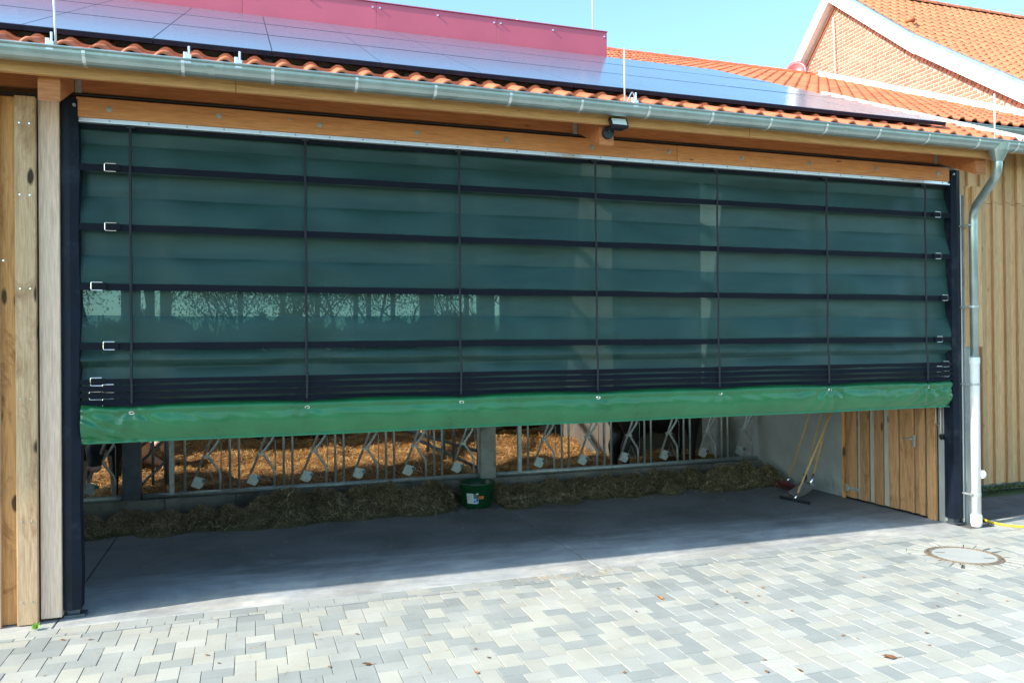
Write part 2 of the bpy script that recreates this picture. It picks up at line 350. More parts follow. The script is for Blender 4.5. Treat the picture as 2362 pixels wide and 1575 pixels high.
def vis(x, y):
    d = Vector((x, y, 0)) - CP; c = d.dot(fw)
    if c < .5: return None
    px = d.dot(r2) / c * 1802; py = -d.dot(u2) / c * 1802
    if abs(px) < 1200 and py < 800: return d.length
    return None
def clip_circle(x0, x1, y0, y1):
    cx, cy = (x0 + x1) / 2, (y0 + y1) / 2
    ds = [math.hypot(a - MC[0], c_ - MC[1]) for a in (x0, x1) for c_ in (y0, y1)]
    if max(ds) < RO + .003: return None
    if min(ds) > RO + .003: return [(x0, y0), (x1, y0), (x1, y1), (x0, y1)]
    # sample polygon outside of the circle
    pts = []; nn = 8; per = [(x0, y0), (x1, y0), (x1, y1), (x0, y1)]
    for k in range(4):
        a, c_ = per[k], per[(k + 1) % 4]
        for q in range(nn):
            px, py = a[0] + (c_[0] - a[0]) * q / nn, a[1] + (c_[1] - a[1]) * q / nn
            d = math.hypot(px - MC[0], py - MC[1])
            if d < RO + .004: px = MC[0] + (px - MC[0]) / d * (RO + .004); py = MC[1] + (py - MC[1]) / d * (RO + .004)
            px = min(max(px, x0), x1); py = min(max(py, y0), y1)
            if not pts or math.hypot(px - pts[-1][0], py - pts[-1][1]) > .006: pts.append((px, py))
    A = sum(pts[i][0] * pts[(i + 1) % len(pts)][1] - pts[(i + 1) % len(pts)][0] * pts[i][1] for i in range(len(pts))) / 2
    return pts if abs(A) > .001 else None
def stone_mesh(bb, poly, mi, z):
    n = len(poly); cx = sum(p[0] for p in poly) / n; cy = sum(p[1] for p in poly) / n
    tl = [random.uniform(-.003, .003) for _ in range(2)]
    lo = [(p[0], p[1], -.05) for p in poly]; mid = [(p[0], p[1], z - .004 + (p[0] - cx) * tl[0] + (p[1] - cy) * tl[1]) for p in poly]
    up = []
    for p in poly:
        dx, dy = cx - p[0], cy - p[1]; d = math.hypot(dx, dy); up.append((p[0] + dx / d * .004, p[1] + dy / d * .004, z + (p[0] - cx) * tl[0] + (p[1] - cy) * tl[1]))
    fs = [tuple(range(2 * n, 3 * n))]
    for k in range(n):
        q = (k + 1) % n; fs += [(k, q, q + n, k + n), (k + n, q + n, q + 2 * n, k + 2 * n)]
    bb.add(lo + mid + up, fs, mi)
for (x0, x1, y0, y1, mi) in stones:
    if y0 > -.34 and x0 < 11: continue
    poly = clip_circle(x0, x1, y0, y1)
    if poly is None: continue
    fin.append((vis((x0 + x1) / 2, (y0 + y1) / 2) or 99 + random.random(), poly, mi))
for k in range(26):           # radial stones around the manhole
    a0 = 2 * math.pi * k / 26 + .02; a1 = 2 * math.pi * (k + 1) / 26 - (.0 if k % 5 else .05)
    poly = [(MC[0] + r * math.cos(a), MC[1] + r * math.sin(a)) for r, a in [(RI + .006, a0), (RI + .006, a1), (RO, a1), (RO, (a0 + a1) / 2), (RO, a0)]]
    fin.append((vis(*MC), poly, random.choice([0, 3, 1, 0])))
fin.sort(key=lambda q: q[0])
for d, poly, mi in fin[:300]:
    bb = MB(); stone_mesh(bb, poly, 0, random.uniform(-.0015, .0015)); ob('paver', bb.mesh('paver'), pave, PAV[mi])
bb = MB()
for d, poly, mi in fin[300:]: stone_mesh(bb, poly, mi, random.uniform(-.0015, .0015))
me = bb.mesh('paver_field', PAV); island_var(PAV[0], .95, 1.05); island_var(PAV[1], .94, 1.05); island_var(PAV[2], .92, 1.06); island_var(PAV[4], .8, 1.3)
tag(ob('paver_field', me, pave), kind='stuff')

# ---------------------------------------------------------------- barn
barn = thing('barn', 'timber cattle barn with red clay tile roof, orange beams and a wide open gateway', 'barn', (-.1, 0, 0))
# left wall cladding
lw = boxo('side_wall', barn, CONC, -14, -.17, .06, .2, 0, 4.85)
def plank(parent, mat, x0, x1, y0, y1, z0, z1, name='plank'): return boxo(name, parent, mat, x0, x1, y0, y1, z0, z1, .004)
plank(lw, W_PALE, -.325, -.155, -.13, -.02, .03, 4.875)
plank(lw, W_GREY, -.50, -.335, -.19, -.135, .01, 4.80)
plank(lw, W_ORZ, -.66, -.47, -.13, -.10, .01, 4.80)
plank(lw, W_GREY, -.80, -.625, -.19, -.135, .0, 4.80)
x = -.80
while x > -8:
    plank(lw, W_ORZ, x - .16, x + .03, -.13, -.10, .01, 4.8); plank(lw, W_GREY, x - .30, x - .13, -.19, -.135, .01, 4.8); x -= .30
b = MB()
for (x, z) in [(-.46, 4.55), (-.38, 4.55), (-.46, 3.9), (-.38, 3.9), (-.46, 3.05), (-.38, 3.05), (-.46, 2.05), (-.38, 2.05), (-.46, .95), (-.38, .95), (-.46, .22), (-.38, .22), (-.59, 3.3), (-.66, 2.1)]:
    disc(b, (x, z), .008, 8, 'y', -.195, -.189)
ob('screw_heads', b.mesh('s'), lw, CHROME)
# front right pillar + boards and right wing
rp = boxo('corner_pillar', barn, CONC, 10.80, 11.02, -.10, .28, -.05, 4.5, .006)
plank(rp, W_TAN, 10.80, 10.86, -.13, -.103, 2.42, 4.62); plank(rp, W_ORZ, 10.862, 10.91, -.12, -.103, 2.42, 4.6); plank(rp, W_TAN, 10.915, 11.07, -.145, -.103, 2.42, 4.62)
rw = boxo('side_wall', barn, CONC, 11.0, 24, 1.99, 2.3, -.1, 6.0)
x = 11.02; k = 0
while x < 19:
    plank(rw, [W_TAN, W_ORZ][k % 5 == 3], x, x + .20, 1.955, 1.985, .02, 4.88); plank(rw, W_TAN, x, x + .20, 1.955, 1.985, 4.885, 6.1)
    plank(rw, W_TAN, x + .17, x + .285, 1.905, 1.953, .02, 4.90); plank(rw, W_TAN, x + .17, x + .285, 1.905, 1.953, 4.905, 6.1); x += .283; k += 1
b = MB(); b.box(11.02, 11.1, .28, 1.95, 0, 5.6); ob('return_wall', b.mesh('r'), rw, W_TAN)
# concrete side wall of the feed alley, with door
aw = ob('alley_wall', (lambda q: (q.prism([(2.02, 0), (19.4, 0), (19.4, 4.4), (8.95, 9.2), (2.02, 6.05)], 'x', 10.6, 10.78), q.box(10.6, 10.78, .02, .17, 0, 4.9), q.box(10.6, 10.78, .17, 2.02, 2.15, 5.2), q.mesh('a'))[2 + 1])(MB()), barn, CONC)
b = MB(); b.box(10.7, 10.78, .17, 2.02, 0, 2.15); ob('back_panel', b.mesh('a'), aw, CONC)
door = boxo('door', barn, W_DOORG, 10.615, 10.65, .32, 1.96, .04, 2.12)
DB = [(1.955, 1.885, 0, 0), (1.88, 1.70, 1, 0), (1.69, 1.60, 0, 1), (1.62, 1.44, 1, 0), (1.43, 1.31, 0, 1), (1.33, 1.155, 1, 0), (1.15, 1.02, 0, 1), (1.035, .86, 1, 0), (.85, .63, 0, 0), (.625, .575, 1, 0), (.57, .48, 0, 0), (.475, .375, 1, 0)]
for a, c_, pr_, g in DB:
    boxo('plank', door, W_DOORG if g else W_DOOR, 10.565 if pr_ else 10.59, 10.588 if pr_ else 10.613, c_, a, .03, 2.1, .003)
boxo('door_frame', barn, W_ORZ, 10.56, 10.60, 1.962, 2.015, .0, 2.15); boxo('door_frame', barn, W_DOOR, 10.555, 10.60, .19, .33, .0, 2.15)
hd = tubeo('handle', door, GALV, bend([(10.563, .56, 1.10), (10.50, .56, 1.10), (10.50, .70, 1.10)], .02), .011); 
boxo('handle_plate', door, GALV, 10.555, 10.563, .53, .575, .98, 1.16, .002)
b = MB(); b.box(10.555, 10.563, 1.62, 1.92, .15, .20); b.box(10.55, 10.563, 1.86, 1.93, .12, .23); ob('hinge', b.mesh('h'), door, GALV)
# header beam, strip, bolts
hb = boxo('header_beam', barn, W_ORANGE, -.02, 6.35, -.10, -.03, 4.675, 4.86, .006)
hb2 = boxo('header_beam', barn, W_ORANGE, 6.354, 10.56, -.10, -.03, 4.675, 4.86, .006)
b = MB()
for (x, z) in [(.26, 4.76), (1.23, 4.78), (2.2, 4.77), (3.21, 4.77), (4.21, 4.77), (5.24, 4.76), (6.24, 4.78), (7.25, 4.77), (8.25, 4.77), (9.31, 4.77), (10.35, 4.77)]:
    b = MB(); disc(b, (x, z), .027, 14, 'y', -.107, -.099); disc(b, (x, z), .014, 6, 'y', -.119, -.106); ob('bolt', b.mesh('b'), hb, GALV)
for x in (1.9, 4.75, 6.1, 8.5): b = MB(); disc(b, (x, 4.80), .012, 8, 'y', -.105, -.099); ob('bolt', b.mesh('b'), hb, GALV)
boxo('gap_shade_strip', barn, BLACKP, -.1, 10.6, -.04, -.02, 4.862, 4.91, 0)  # black strip standing in for the shade in the gap above the header
b = MB(); b.tube([(x, -.085 + .004 * math.sin(x * 3), 4.885) for x in np.linspace(-.05, 10.55, 60)], .006, 6); ob('cable', b.mesh('c'), barn, BLACKP)
boxo('wall_plate', barn, W_DARKOR, -8, 5.09, -.07, .1, 4.91, 5.16, .006); boxo('wall_plate', barn, W_DARKOR, 5.10, 10.9, -.07, .1, 4.91, 5.16, .006)
# sloped rafters with tails past the wall
for i, xc in enumerate([-5.3, -.12, 5.16, 10.46]):
    y0 = -.66; p = [(y0, 4.64), (y0, 4.87), (8.9, 4.87 + (8.9 - y0) * T25), (8.9, 4.64 + (8.9 - y0) * T25)]
    b = MB(); b.prism(p, 'x', xc - .085, xc + .085); ob('rafter', b.mesh('r'), barn, W_DARKOR if i else RAFT)
    sx = 1 if xc < 2 else -1; x1 = xc + sx * .09
    b = MB(); b.box(min(x1, x1 + sx * .055), max(x1, x1 + sx * .055), -.082, -.072, 4.90, 5.1); ob('angle_bracket', b.mesh('a'), barn, GALV)
for xc in [-3.5, -1.7, 1.5, 3.3, 6.9, 8.7]:
    b = MB(); p = [(.2, 4.98), (.2, 5.12), (8.9, 5.12 + 8.7 * T25), (8.9, 4.98 + 8.7 * T25)]; b.prism(p, 'x', xc - .05, xc + .05); ob('rafter', b.mesh('r'), barn, RAFT)
fa = ob('fascia', (lambda q: (q.box(-8, 1.40, -.752, -.70, 4.835, 5.0, c=.004), q.box(1.404, 6.9, -.752, -.70, 4.835, 5.0, c=.004), q.box(6.904, 10.72, -.752, -.70, 4.835, 5.0, c=.004), q.mesh('f'))[3])(MB()), barn, W_FASCIA)
b = MB(); b.prism([(-.70, 4.93), (-.70, 4.955), (.0, 4.955 + .7 * T25), (.0, 4.93 + .7 * T25)], 'x', -8, 10.9); ob('soffit', b.mesh('s'), barn, W_FASCIA)
# roof deck (light tight, with the ventilation opening behind the red parapet)
b = MB()
def deck(x0, x1, y0, y1, side=1):
    f = (lambda y: tz(y) - .09) if side == 1 else (lambda y: tz(8.95) - .09 - (y - 8.95) * T25)
    b.prism([(y0, f(y0)), (y1, f(y1)), (y1, f(y1) + .03), (y0, f(y0) + .03)], 'x', x0, x1)
deck(-14, 11.0, -.72, 4.72); deck(-14, 11.0, 7.4, 8.95); deck(7.7, 11.0, 4.72, 7.4)
deck(11.0, 15.9, 1.35, 8.95); deck(-14, 15.9, 8.95, 19.6, 2)
roof = ob('roof', b.mesh('roof'), barn, DECK)
# far walls
b = MB(); b.box(-14, -8.0, 0, .2, 0, 5); b.box(-14.2, -14, 0, 19.5, 0, 5.2); b.box(-14, 10.6, 19.3, 19.5, 0, .9); b.box(10.3, 15.9, 19.3, 19.5, 0, 5.0)
b.box(8.6, 8.75, 6.2, 11.0, 0, 8.0); b.box(8.6, 10.6, 6.2, 6.35, 0, 8.0); b.box(8.6, 10.6, 10.85, 11.0, 0, 8.2); b.box(-14, 10.3, 19.3, 19.5, 4.62, 5.0)
ob('rear_wall', b.mesh('w'), barn, pm('dark inner wall', (.10, .085, .07), .85, .2, 3, .1))
for x in (-6.5, -4.0, -1.6, 1.1, 2.45, 3.6, 4.9, 5.35, 6.2, 7.6, 8.9, 9.4): boxo('rear_post', barn, RAFT, x, x + .16, 19.25, 19.35, .9, 4.9)
for x in (-5.3, -.12, 5.2): boxo('ridge_post', barn, RAFT, x - .1, x + .1, 8.85, 9.0, 0, 9.2)
boxo('ridge_beam', barn, RAFT, -14, 10.6, 8.85, 9.0, 9.1, 9.3)
# tiles
def tile_mesh(name, w=.256, l=.39, hgt=.044, seg=10):
    b = MB(); us = [i / seg for i in range(seg + 1)]; vs = []
    def h(u): return hgt * math.sin(math.pi * u / .52) if u < .52 else -.008 * math.sin(math.pi * (u - .52) / .48)
    for (y, zo) in ((0, .026), (.012, .034), (l, .004)):
        for u in us: vs.append((u * (w + .022), y, h(min(u, 1)) + zo))
    n = seg + 1
    for u in us: vs.append((u * (w + .022), 0, h(u) + .006))
    fs = []
    for k in range(seg):
        fs += [(k, k + 1, n + k + 1, n + k), (n + k, n + k + 1, 2 * n + k + 1, 2 * n + k), (3 * n + k, 3 * n + k + 1, k + 1, k)]
    fs += [(0, n, 3 * n), (n - 1, 4 * n - 1, 2 * n - 1)]
    b.add(vs, fs); me = b.mesh(name); me.polygons.foreach_set('use_smooth', [True] * len(me.polygons)); 
    return me
def lay_tiles(parent, spots, mat, name, limit=300):
    """spots: (x,y,z,pitch) of lower-left corners; nearest visible ones become parts, the rest one mesh"""
    tm = tile_mesh(name); tm.materials.append(mat)
    def key(s):
        d = Vector(s[:3]) - CP; c = d.dot(fw); px = d.dot(r2) / c * 1802; py = -d.dot(u2) / c * 1802
        return d.length + (0 if abs(px) < 1200 and abs(py) < 800 else 1000)
    spots = sorted(spots, key=key)
    V = np.array([v.co[:] for v in tm.vertices]); F = [tuple(p.vertices) for p in tm.polygons]
    vs = []; fs = []; nb = 0
    for i, (x, y, z, p) in enumerate(spots):
        mw = Matrix.Translation((x, y, z + random.uniform(-.002, .003))) @ Matrix.Rotation(random.uniform(-.008, .008), 4, 'Z') @ Matrix.Rotation(p, 4, 'X')
        if i < limit: ob('roof_tile', tm, parent, None, mw)
        else:
            A = np.array(mw); vv = V @ A[:3, :3].T + A[:3, 3]; vs.append(vv); fs += [tuple(q + nb for q in f) for f in F]; nb += len(V)
    if vs:
        me = bpy.data.meshes.new(name + '_field'); me.from_pydata(np.concatenate(vs).tolist(), [], fs); me.materials.append(mat)
        me.polygons.foreach_set('use_smooth', [True] * len(me.polygons)); tag(ob('tile_field', me, parent), kind='stuff')
EX = .335; spots = []
PR = math.radians(25)
def tp(s): return (-.865 + s * C25, 5.022 + s * S25)   # s along slope from eave
def col_tiles(x, s0, s1):
    k = round(s0 / EX)
    while k * EX < s1:
        y, z = tp(k * EX); spots.append((x, y, z, PR)); k += 1
x = -1.06
while x < 9.9: col_tiles(x, 0, .9); x += .256
while x < 11.0: col_tiles(x, 0, 10.85); x += .256
while x < 15.85: col_tiles(x, 2.35, 10.85); x += .256
x = 7.62
while x < 9.9: col_tiles(x, 6.1, 10.85); x += .256
lay_tiles(roof, spots, TILE, 'tile')
def ridge_tiles(parent, x0, x1, y, z, mat, r=.11, st=.38):
    b = MB(); n = 8
    for k in range(2):
        for q in range(n + 1):
            a = math.pi * q / n; rr = r * (1.0 if k == 0 else .88); b.v.append((k * (st + .04), math.cos(a) * rr, math.sin(a) * rr))
    for q in range(n): b.f.append((q, q + 1, n + 2 + q, n + 1 + q)); b.m.append(0)
    for q in range(n + 1): a = math.pi * q / n; b.v.append((0, math.cos(a) * r * .85, math.sin(a) * r * .85))
    for q in range(n): b.f.append((q, q + 1, 2 * n + 3 + q, 2 * n + 2 + q)); b.m.append(0)
    me = b.mesh('ridge'); me.materials.append(mat); x = x1 - st
    while x > x0: ob('ridge_tile', me, parent, None, Matrix.Translation((x, y, z + random.uniform(-.004, .004)))); x -= st
ridge_tiles(roof, 6, 15.85, 9.0, tz(9.0) + .05, TILE, .12)
# eave fillers: verge flashing at right, wing gutter
def gutter_mesh(x0, x1, y, z, r=.085):
    b = MB(); n = 10; ring = []
    for q in range(n + 1):
        a = math.pi + math.pi * q / n; ring.append((y + math.cos(a) * r, z + math.sin(a) * r))
    inner = [(y + (p[0] - y) * .96, z + (p[1] - z) * .96 + .001) for p in ring[::-1]]
    b.prism(ring + inner, 'x', x0, x1)
    b.tube([(x0, y - r - .004, z + .004), (x1, y - r - .004, z + .004)], .013, 8)
    me = b.mesh('g'); return me
gz = 5.005; gy = -.862
gt = ob('gutter', gutter_mesh(-6, 10.98, gy, gz, .103), barn, ZINC)
b = MB(); disc(b, (gy, gz - .004), .101, 20, 'x', 10.975, 10.985); ob('end_cap', b.mesh('e'), gt, ZINC)
for x in [.2 - 2.3, .2 - 1.53, -.56, .2, .97, 1.72, 2.47, 3.22, 3.98, 4.75, 5.52, 6.29, 7.04, 7.8, 8.56, 9.3, 10.1, 10.75]:
    b = MB(); n = 12
    ring = [(gy + math.cos(math.pi + math.pi * q / n) * .110, gz + math.sin(math.pi + math.pi * q / n) * .110) for q in range(n + 1)]
    inner = [(gy + (p[0] - gy) * .955, gz + (p[1] - gz) * .955) for p in ring[::-1]]; b.prism(ring + inner, 'x', x - .014, x + .014); ob('bracket', b.mesh('b'), gt, ALU)
for x in (1.2, 4.55, 8.07):
    b = MB(); ring = [(gy + math.cos(math.pi + math.pi * q / 12) * .1045, gz + math.sin(math.pi + math.pi * q / 12) * .1045) for q in range(13)]
    inner = [(gy + (p[0] - gy) * .97, gz + (p[1] - gz) * .97) for p in ring[::-1]]; b.prism(ring + inner, 'x', x - .03, x + .03); ob('seam', b.mesh('b'), gt, ZINC)
g2 = ob('gutter', gutter_mesh(11.1, 15.9, 1.22, tz(1.22) - .0, .085), barn, ZINC)
ob('wing_fascia', (lambda q: (q.box(11.06, 15.9, 1.32, 1.37, 5.6, 5.88), q.mesh('f'))[1])(MB()), barn, W_FASCIA)
b = MB(); b.prism([(-.98, tz(-.98) + .0), (2.9, tz(2.9) + .0), (2.9, tz(2.9) + .15), (-.98, tz(-.98) + .15)], 'x', 10.98, 11.09); b.box(11.0, 11.28, -.99, -.90, 5.02, 5.08); ob('verge_flashing', b.mesh('v'), roof, WHITE)
b = MB(); b.prism([(1.2, tz(1.2) + .04), (8.7, tz(8.7) + .04), (8.7, tz(8.7) + .24), (1.2, tz(1.2) + .24)], 'x', 15.80, 15.84)
b.prism([(1.2, tz(1.2) + .03), (8.7, tz(8.7) + .06), (8.7, tz(8.7) + .085), (1.2, tz(1.2) + .085)], 'x', 15.62, 15.80); ob('wall_flashing', b.mesh('v'), roof, WHITE)
# red parapet panels with screws
par = boxo('parapet', barn, DECK, -7, 7.70, 4.72, 4.78, 7.45, 8.14)
px = [7.72, 5.62, 3.52, 1.42, -.68, -2.78, -4.88]
for i in range(6): boxo('parapet_panel', par, RED, px[i + 1] + .006, px[i], 4.66, 4.70, 7.52, 8.19, .003)
b = MB(); 
for i in range(6):
    for q in (.06, 1.06, 2.04):
        for z in (7.68, 8.10): disc(b, (px[i] - q, z), .015, 8, 'y', 4.635, 4.662)
ob('screw_heads', b.mesh('s'), par, ALU)
b = MB(); b.box(-7, 7.73, 4.64, 4.80, 8.192, 8.205); ob('coping', b.mesh('c'), par, RED)
# downpipe
dp = tubeo('downpipe', barn, ZINC, bend([(10.52, -.86, 4.93), (10.52, -.86, 4.62), (10.80, -.245, 4.27), (10.80, -.245, 2.2)], .16, 7), .052, 18)
b = MB(); b.tube([(10.52, gy, 4.99), (10.52, gy, 4.90), (10.52, -.86, 4.77)], [.135, .115, .058], 18); ob('outlet', b.mesh('o'), dp, ZINC)
b = MB(); b.tube([(10.80, -.245, 2.28), (10.80, -.245, 2.20), (10.80, -.245, 2.18), (10.80, -.245, .14)], [.066, .066, .060, .060], 18)
lp = ob('lower_pipe', b.mesh('l'), dp, PLASTW, smooth=True)
b = MB(); b.tube([(10.80, -.245, .16), (10.80, -.245, .14), (10.80, -.245, .05), (10.80, -.245, .0)], [.066, .072, .072, .062], 18); ob('foot_collar', b.mesh('l'), lp, PLASTW)
b = MB(); disc(b, (-.245 - .03, .70), .058, 18, 'x', 10.845, 10.885); disc(b, (-.275, .70), .042, 18, 'x', 10.885, 10.90); ob('inspection_cover', b.mesh('i'), lp, PLASTW)
for z, r in ((4.05, .056), (2.95, .056), (1.9, .065), (.42, .065)):
    b = MB(); b.tube([(10.80, -.245, z), (10.80, -.245, z + .03)], r, 18); b.box(10.70, 10.74, -.26, -.10, z + .005, z + .025); ob('clamp', b.mesh('c'), dp, GALV)
# black steel sleeves either side of the opening
for (x0, x1) in ((-.145, .0), (10.575, 10.735)):
    b = MB(); n = 14
    for q in range(n + 1):
        z = .08 + q * (4.75 / n)
        wob = .006 * math.sin(q * 1.7 + x0)
        b.v += [(x0, -.10, z), ((x0 + x1) / 2, -.125 + wob, z), (x1 + wob, -.10 + wob, z), (x1 + wob, .05, z), (x0, .05, z)]
    for q in range(n):
        for k in range(5): b.f.append((q * 5 + k, q * 5 + (k + 1) % 5, q * 5 + 5 + (k + 1) % 5, q * 5 + 5 + k)); b.m.append(0)
    b.f.append((0, 1, 2, 3, 4)); b.m.append(0); b.f.append(tuple(n * 5 + k for k in range(5))); b.m.append(0)
    sl = ob('post_sleeve', b.mesh('s'), barn, SLEEVE)
    b = MB(); disc(b, (x0 + .115 if x0 < 1 else x0 + .03, 4.77), .014, 8, 'y', -.135, -.11); ob('bolt_head', b.mesh('b'), sl, GALV)
    bb = MB(); bb.box(x0 - .0, x1 + .03, -.10, .04, 0, .03); bb.box(x0 + .02, x1 - .02, -.06, .03, .03, .09); ob('foot_plate', bb.mesh('f'), sl, STEELB)
b = MB(); b.tube([(10.765, -.08, .02), (10.765, -.08, 4.5)], .010, 8); ob('edge_rail', b.mesh('r'), barn, WHITE)

# ---------------------------------------------------------------- roller curtain
cur = thing('roller_curtain', 'huge dark green see-through mesh curtain with black straps hanging over the barn gateway', 'curtain', (5.28, 0, 1.6))
SZ = [4.205, 3.645, 3.082, 2.522]; BZ = [2.185, 2.12, 2.055, 1.985]
bounds = [4.655] + SZ + [2.20]
def prof(z):
    z0 = max([q for q in bounds if q >= z - 1e-6], default=4.655, key=lambda q: -q); lower = [q for q in bounds if q < z0 - 1e-6]
    if not lower: return -.03
    z1 = max(lower); t = (z0 - z) / (z0 - z1)
    if z0 < 2.6:      # bottom fold: bulges out, then tucks in
        if t < .42: return -.02 - .085 * (t / .42) ** .8
        if t < .62: return -.105 + .13 * ((t - .42) / .2) ** .7
        return .025 - .045 * ((t - .62) / .38)
    if t < .46: return -.012 + .012 * math.sin(t * 6.8)
    k = (t - .46) / .54
    return -.004 - .085 * (k ** .55) if k < .90 else -.004 - .085 * (.9 ** .55) * (1 - .55 * (k - .90) / .10)
xs = np.linspace(.0, 10.575, 240); zs = np.concatenate([np.linspace(4.655, 2.3, 190), np.linspace(2.29, 1.93, 30)])
X, Z_ = np.meshgrid(xs, zs); P_ = np.array([prof(z) for z in zs])[:, None] * np.ones_like(X)
RX = [.44 + 1.612 * i for i in range(7)]
d_edge = np.minimum(np.abs(X), np.abs(X - 10.575)); rp_ = np.min([np.abs(X - r) for r in RX], axis=0)
amp = np.clip(rp_ / .5, .35, 1)
Yc = P_ * amp + (vnoise(X, Z_, 1.1, 3) - .5) * .035 + (vnoise(X * .5, Z_ * 3.5, 1.6, 5) - .5) * .022 + (vnoise(X * 2 + Z_, Z_ * 3 - X * .6, 2.3, 8) - .5) * .007
Yc += np.exp(-d_edge / .35) * (vnoise(X * 5 + Z_ * .9, Z_ * .8, 1.5, 9) - .5) * .05
Yc += np.exp(-d_edge / 1.4) * .012 * np.sin((X * 7 + Z_ * 5)) * (vnoise(X, Z_, .8, 2))
me = bpy.data.meshes.new('mesh_fabric'); nx = len(xs); nz = len(zs)
V = np.stack([X.ravel(), Yc.ravel() + .01, Z_.ravel()], 1)
idx = np.arange(nx * nz).reshape(nz, nx); F = np.stack([idx[:-1, :-1], idx[:-1, 1:], idx[1:, 1:], idx[1:, :-1]], -1).reshape(-1, 4)
me.from_pydata(V.tolist(), [], F.tolist()); ob('mesh_fabric', me, cur, FABRIC, smooth=True)
for i in range(4):      # added lighter layer on the lower half of every bay, imitating a sheen band
    z1 = bounds[i] - .47 * (bounds[i] - bounds[i + 1]); z0 = bounds[i + 1] + .02
    xs2 = np.linspace(.01, 10.565, 160); zs2 = np.linspace(z1, z0, 24); X2, Z2 = np.meshgrid(xs2, zs2)
    r2_ = np.min([np.abs(X2 - r) for r in RX], axis=0); P2 = np.array([prof(z) for z in zs2])[:, None] * np.clip(r2_ / .5, .35, 1)
    dx_ = np.minimum(X2, 10.575 - X2)
    Y2 = P2 + (vnoise(X2, Z2, 1.1, 3) - .5) * .035 + (vnoise(X2 * .5, Z2 * 3.5, 1.6, 5) - .5) * .022 + (vnoise(X2 * 2 + Z2, Z2 * 3 - X2 * .6, 2.3, 8) - .5) * .007 + np.exp(-dx_ / .35) * (vnoise(X2 * 5 + Z2 * .9, Z2 * .8, 1.5, 9) - .5) * .05 + np.exp(-dx_ / 1.4) * .012 * np.sin((X2 * 7 + Z2 * 5)) * (vnoise(X2, Z2, .8, 2))
    me = bpy.data.meshes.new('fl'); ix = np.arange(160 * 24).reshape(24, 160); F = np.stack([ix[:-1, :-1], ix[:-1, 1:], ix[1:, 1:], ix[1:, :-1]], -1).reshape(-1, 4)
    me.from_pydata(np.stack([X2.ravel(), Y2.ravel() + .002, (Z2 + .008 * np.sin(X2 * 1.3 + i)).ravel()], 1).tolist(), [], F.tolist()); ob('sheen_layer', me, cur, FABRIC_SHEEN, smooth=True)
b = MB(); b.box(-.0, 10.57, -.075, -.03, 4.635, 4.672); b.box(.0, 10.57, -.095, -.03, 4.628, 4.640)
st = ob('clamping_strip', b.mesh('s'), cur, ALU)
b = MB(); 
for x in np.arange(.26, 10.5, .34): disc(b, (x, 4.656), .009, 8, 'y', -.080, -.074)
tag(ob('strip_screws', b.mesh('s'), st, GALV), kind='stuff')
boxo('top_hem', cur, STRAP, .0, 10.575, -.042, -.030, 4.585, 4.630, 0)
def strap(z, w=.038, sag=0, y=-.062, bunch=False, tilt=0):
    b = MB(); n = 60; v = []
    for i in range(n + 1):
        x = .0 + 10.57 * i / n; rd = min(abs(x - r) for r in RX); s_ = sag * math.sin(min(rd / .8, 1) * math.pi / 2)
        dz = random.uniform(-.002, .002); yy = y - (.02 * math.sin(min(rd / .8, 1) * math.pi / 2) if bunch else 0)
        v += [(x, yy, z + w + s_ * .0 + dz), (x, yy - .004 - tilt, z - w + s_ + dz), (x, yy + .003, z + w), (x, yy + .001 - tilt, z - w + s_ + dz)]
    f = []
    for i in range(n):
        a = i * 4; f += [(a, a + 4, a + 5, a + 1), (a + 2, a + 3, a + 7, a + 6), (a, a + 2, a + 6, a + 4), (a + 1, a + 5, a + 7, a + 3)]
    b.add(v, f); return ob('strap', b.mesh('s'), cur, STRAP)
def buckle(par, x, z, y, left=True):
    s_ = 1 if left else -1; h = .037
    pts = [(x + s_ * .095, y, z + h), (x, y, z + h), (x, y, z - h), (x + s_ * .095, y, z - h)]
    b = MB(); b.tube(bend(pts, .010, 3), .0042, 6); o = ob('buckle', b.mesh('b'), par, CHROME)
    b = MB(); b.box(min(x, x + s_ * .13), max(x, x + s_ * .13), y - .004, y + .012, z - .028, z + .028); ob('strap_end', b.mesh('b'), par, STRAP)
LX = [.22, .22, .10, .20, .09, .19, .08, .19]; RXb = [10.38, 10.38, 10.49, 10.39, 10.50, 10.38, 10.50, 10.38]
for i, z in enumerate(SZ + BZ):
    s_ = strap(z, .032 if i < 4 else .029, sag=0 if i < 4 else (.018 if i < 7 else .03), y=-.098 if i < 4 else -.082 - .004 * i, bunch=i >= 4, tilt=(0, 0, 0, 0, 0, .018, .0, .03)[i])
    yb = -.111 if i < 4 else -.11
    zz = z + .006
    buckle(s_, LX[i], zz, yb, True); buckle(s_, RXb[i] + .0, zz, yb, False)
for i, x in enumerate(RX):
    xo = .0
    b = MB(); pts = [(x + .002 * math.sin(k * 1.1 + i), -.112 - (.015 if k > 21 else 0) - .005 * math.sin(k * .9), 4.60 - k * (2.70 / 26)) for k in range(27)]
    b.tube(pts, .0125, 6); o = ob('rope', b.mesh('r'), cur, ROPE)
    b = MB(); b.box(x - .035, x + .035, -.085, -.05, 4.60, 4.622); b.tube([(x, -.08, 4.61), (x, -.08, 4.57)], .014, 8); ob('rope_bracket', b.mesh('r'), o, BLACKP)
    b = MB(); b.tube([(x + .021 * math.cos(a), -.138 - .004 * math.sin(a), 1.893 + .013 * math.sin(a)) for a in np.linspace(0, 2 * math.pi, 14)[:-1]], .007, 6, closed=True); ob('eyelet', b.mesh('e'), o, CHROME)
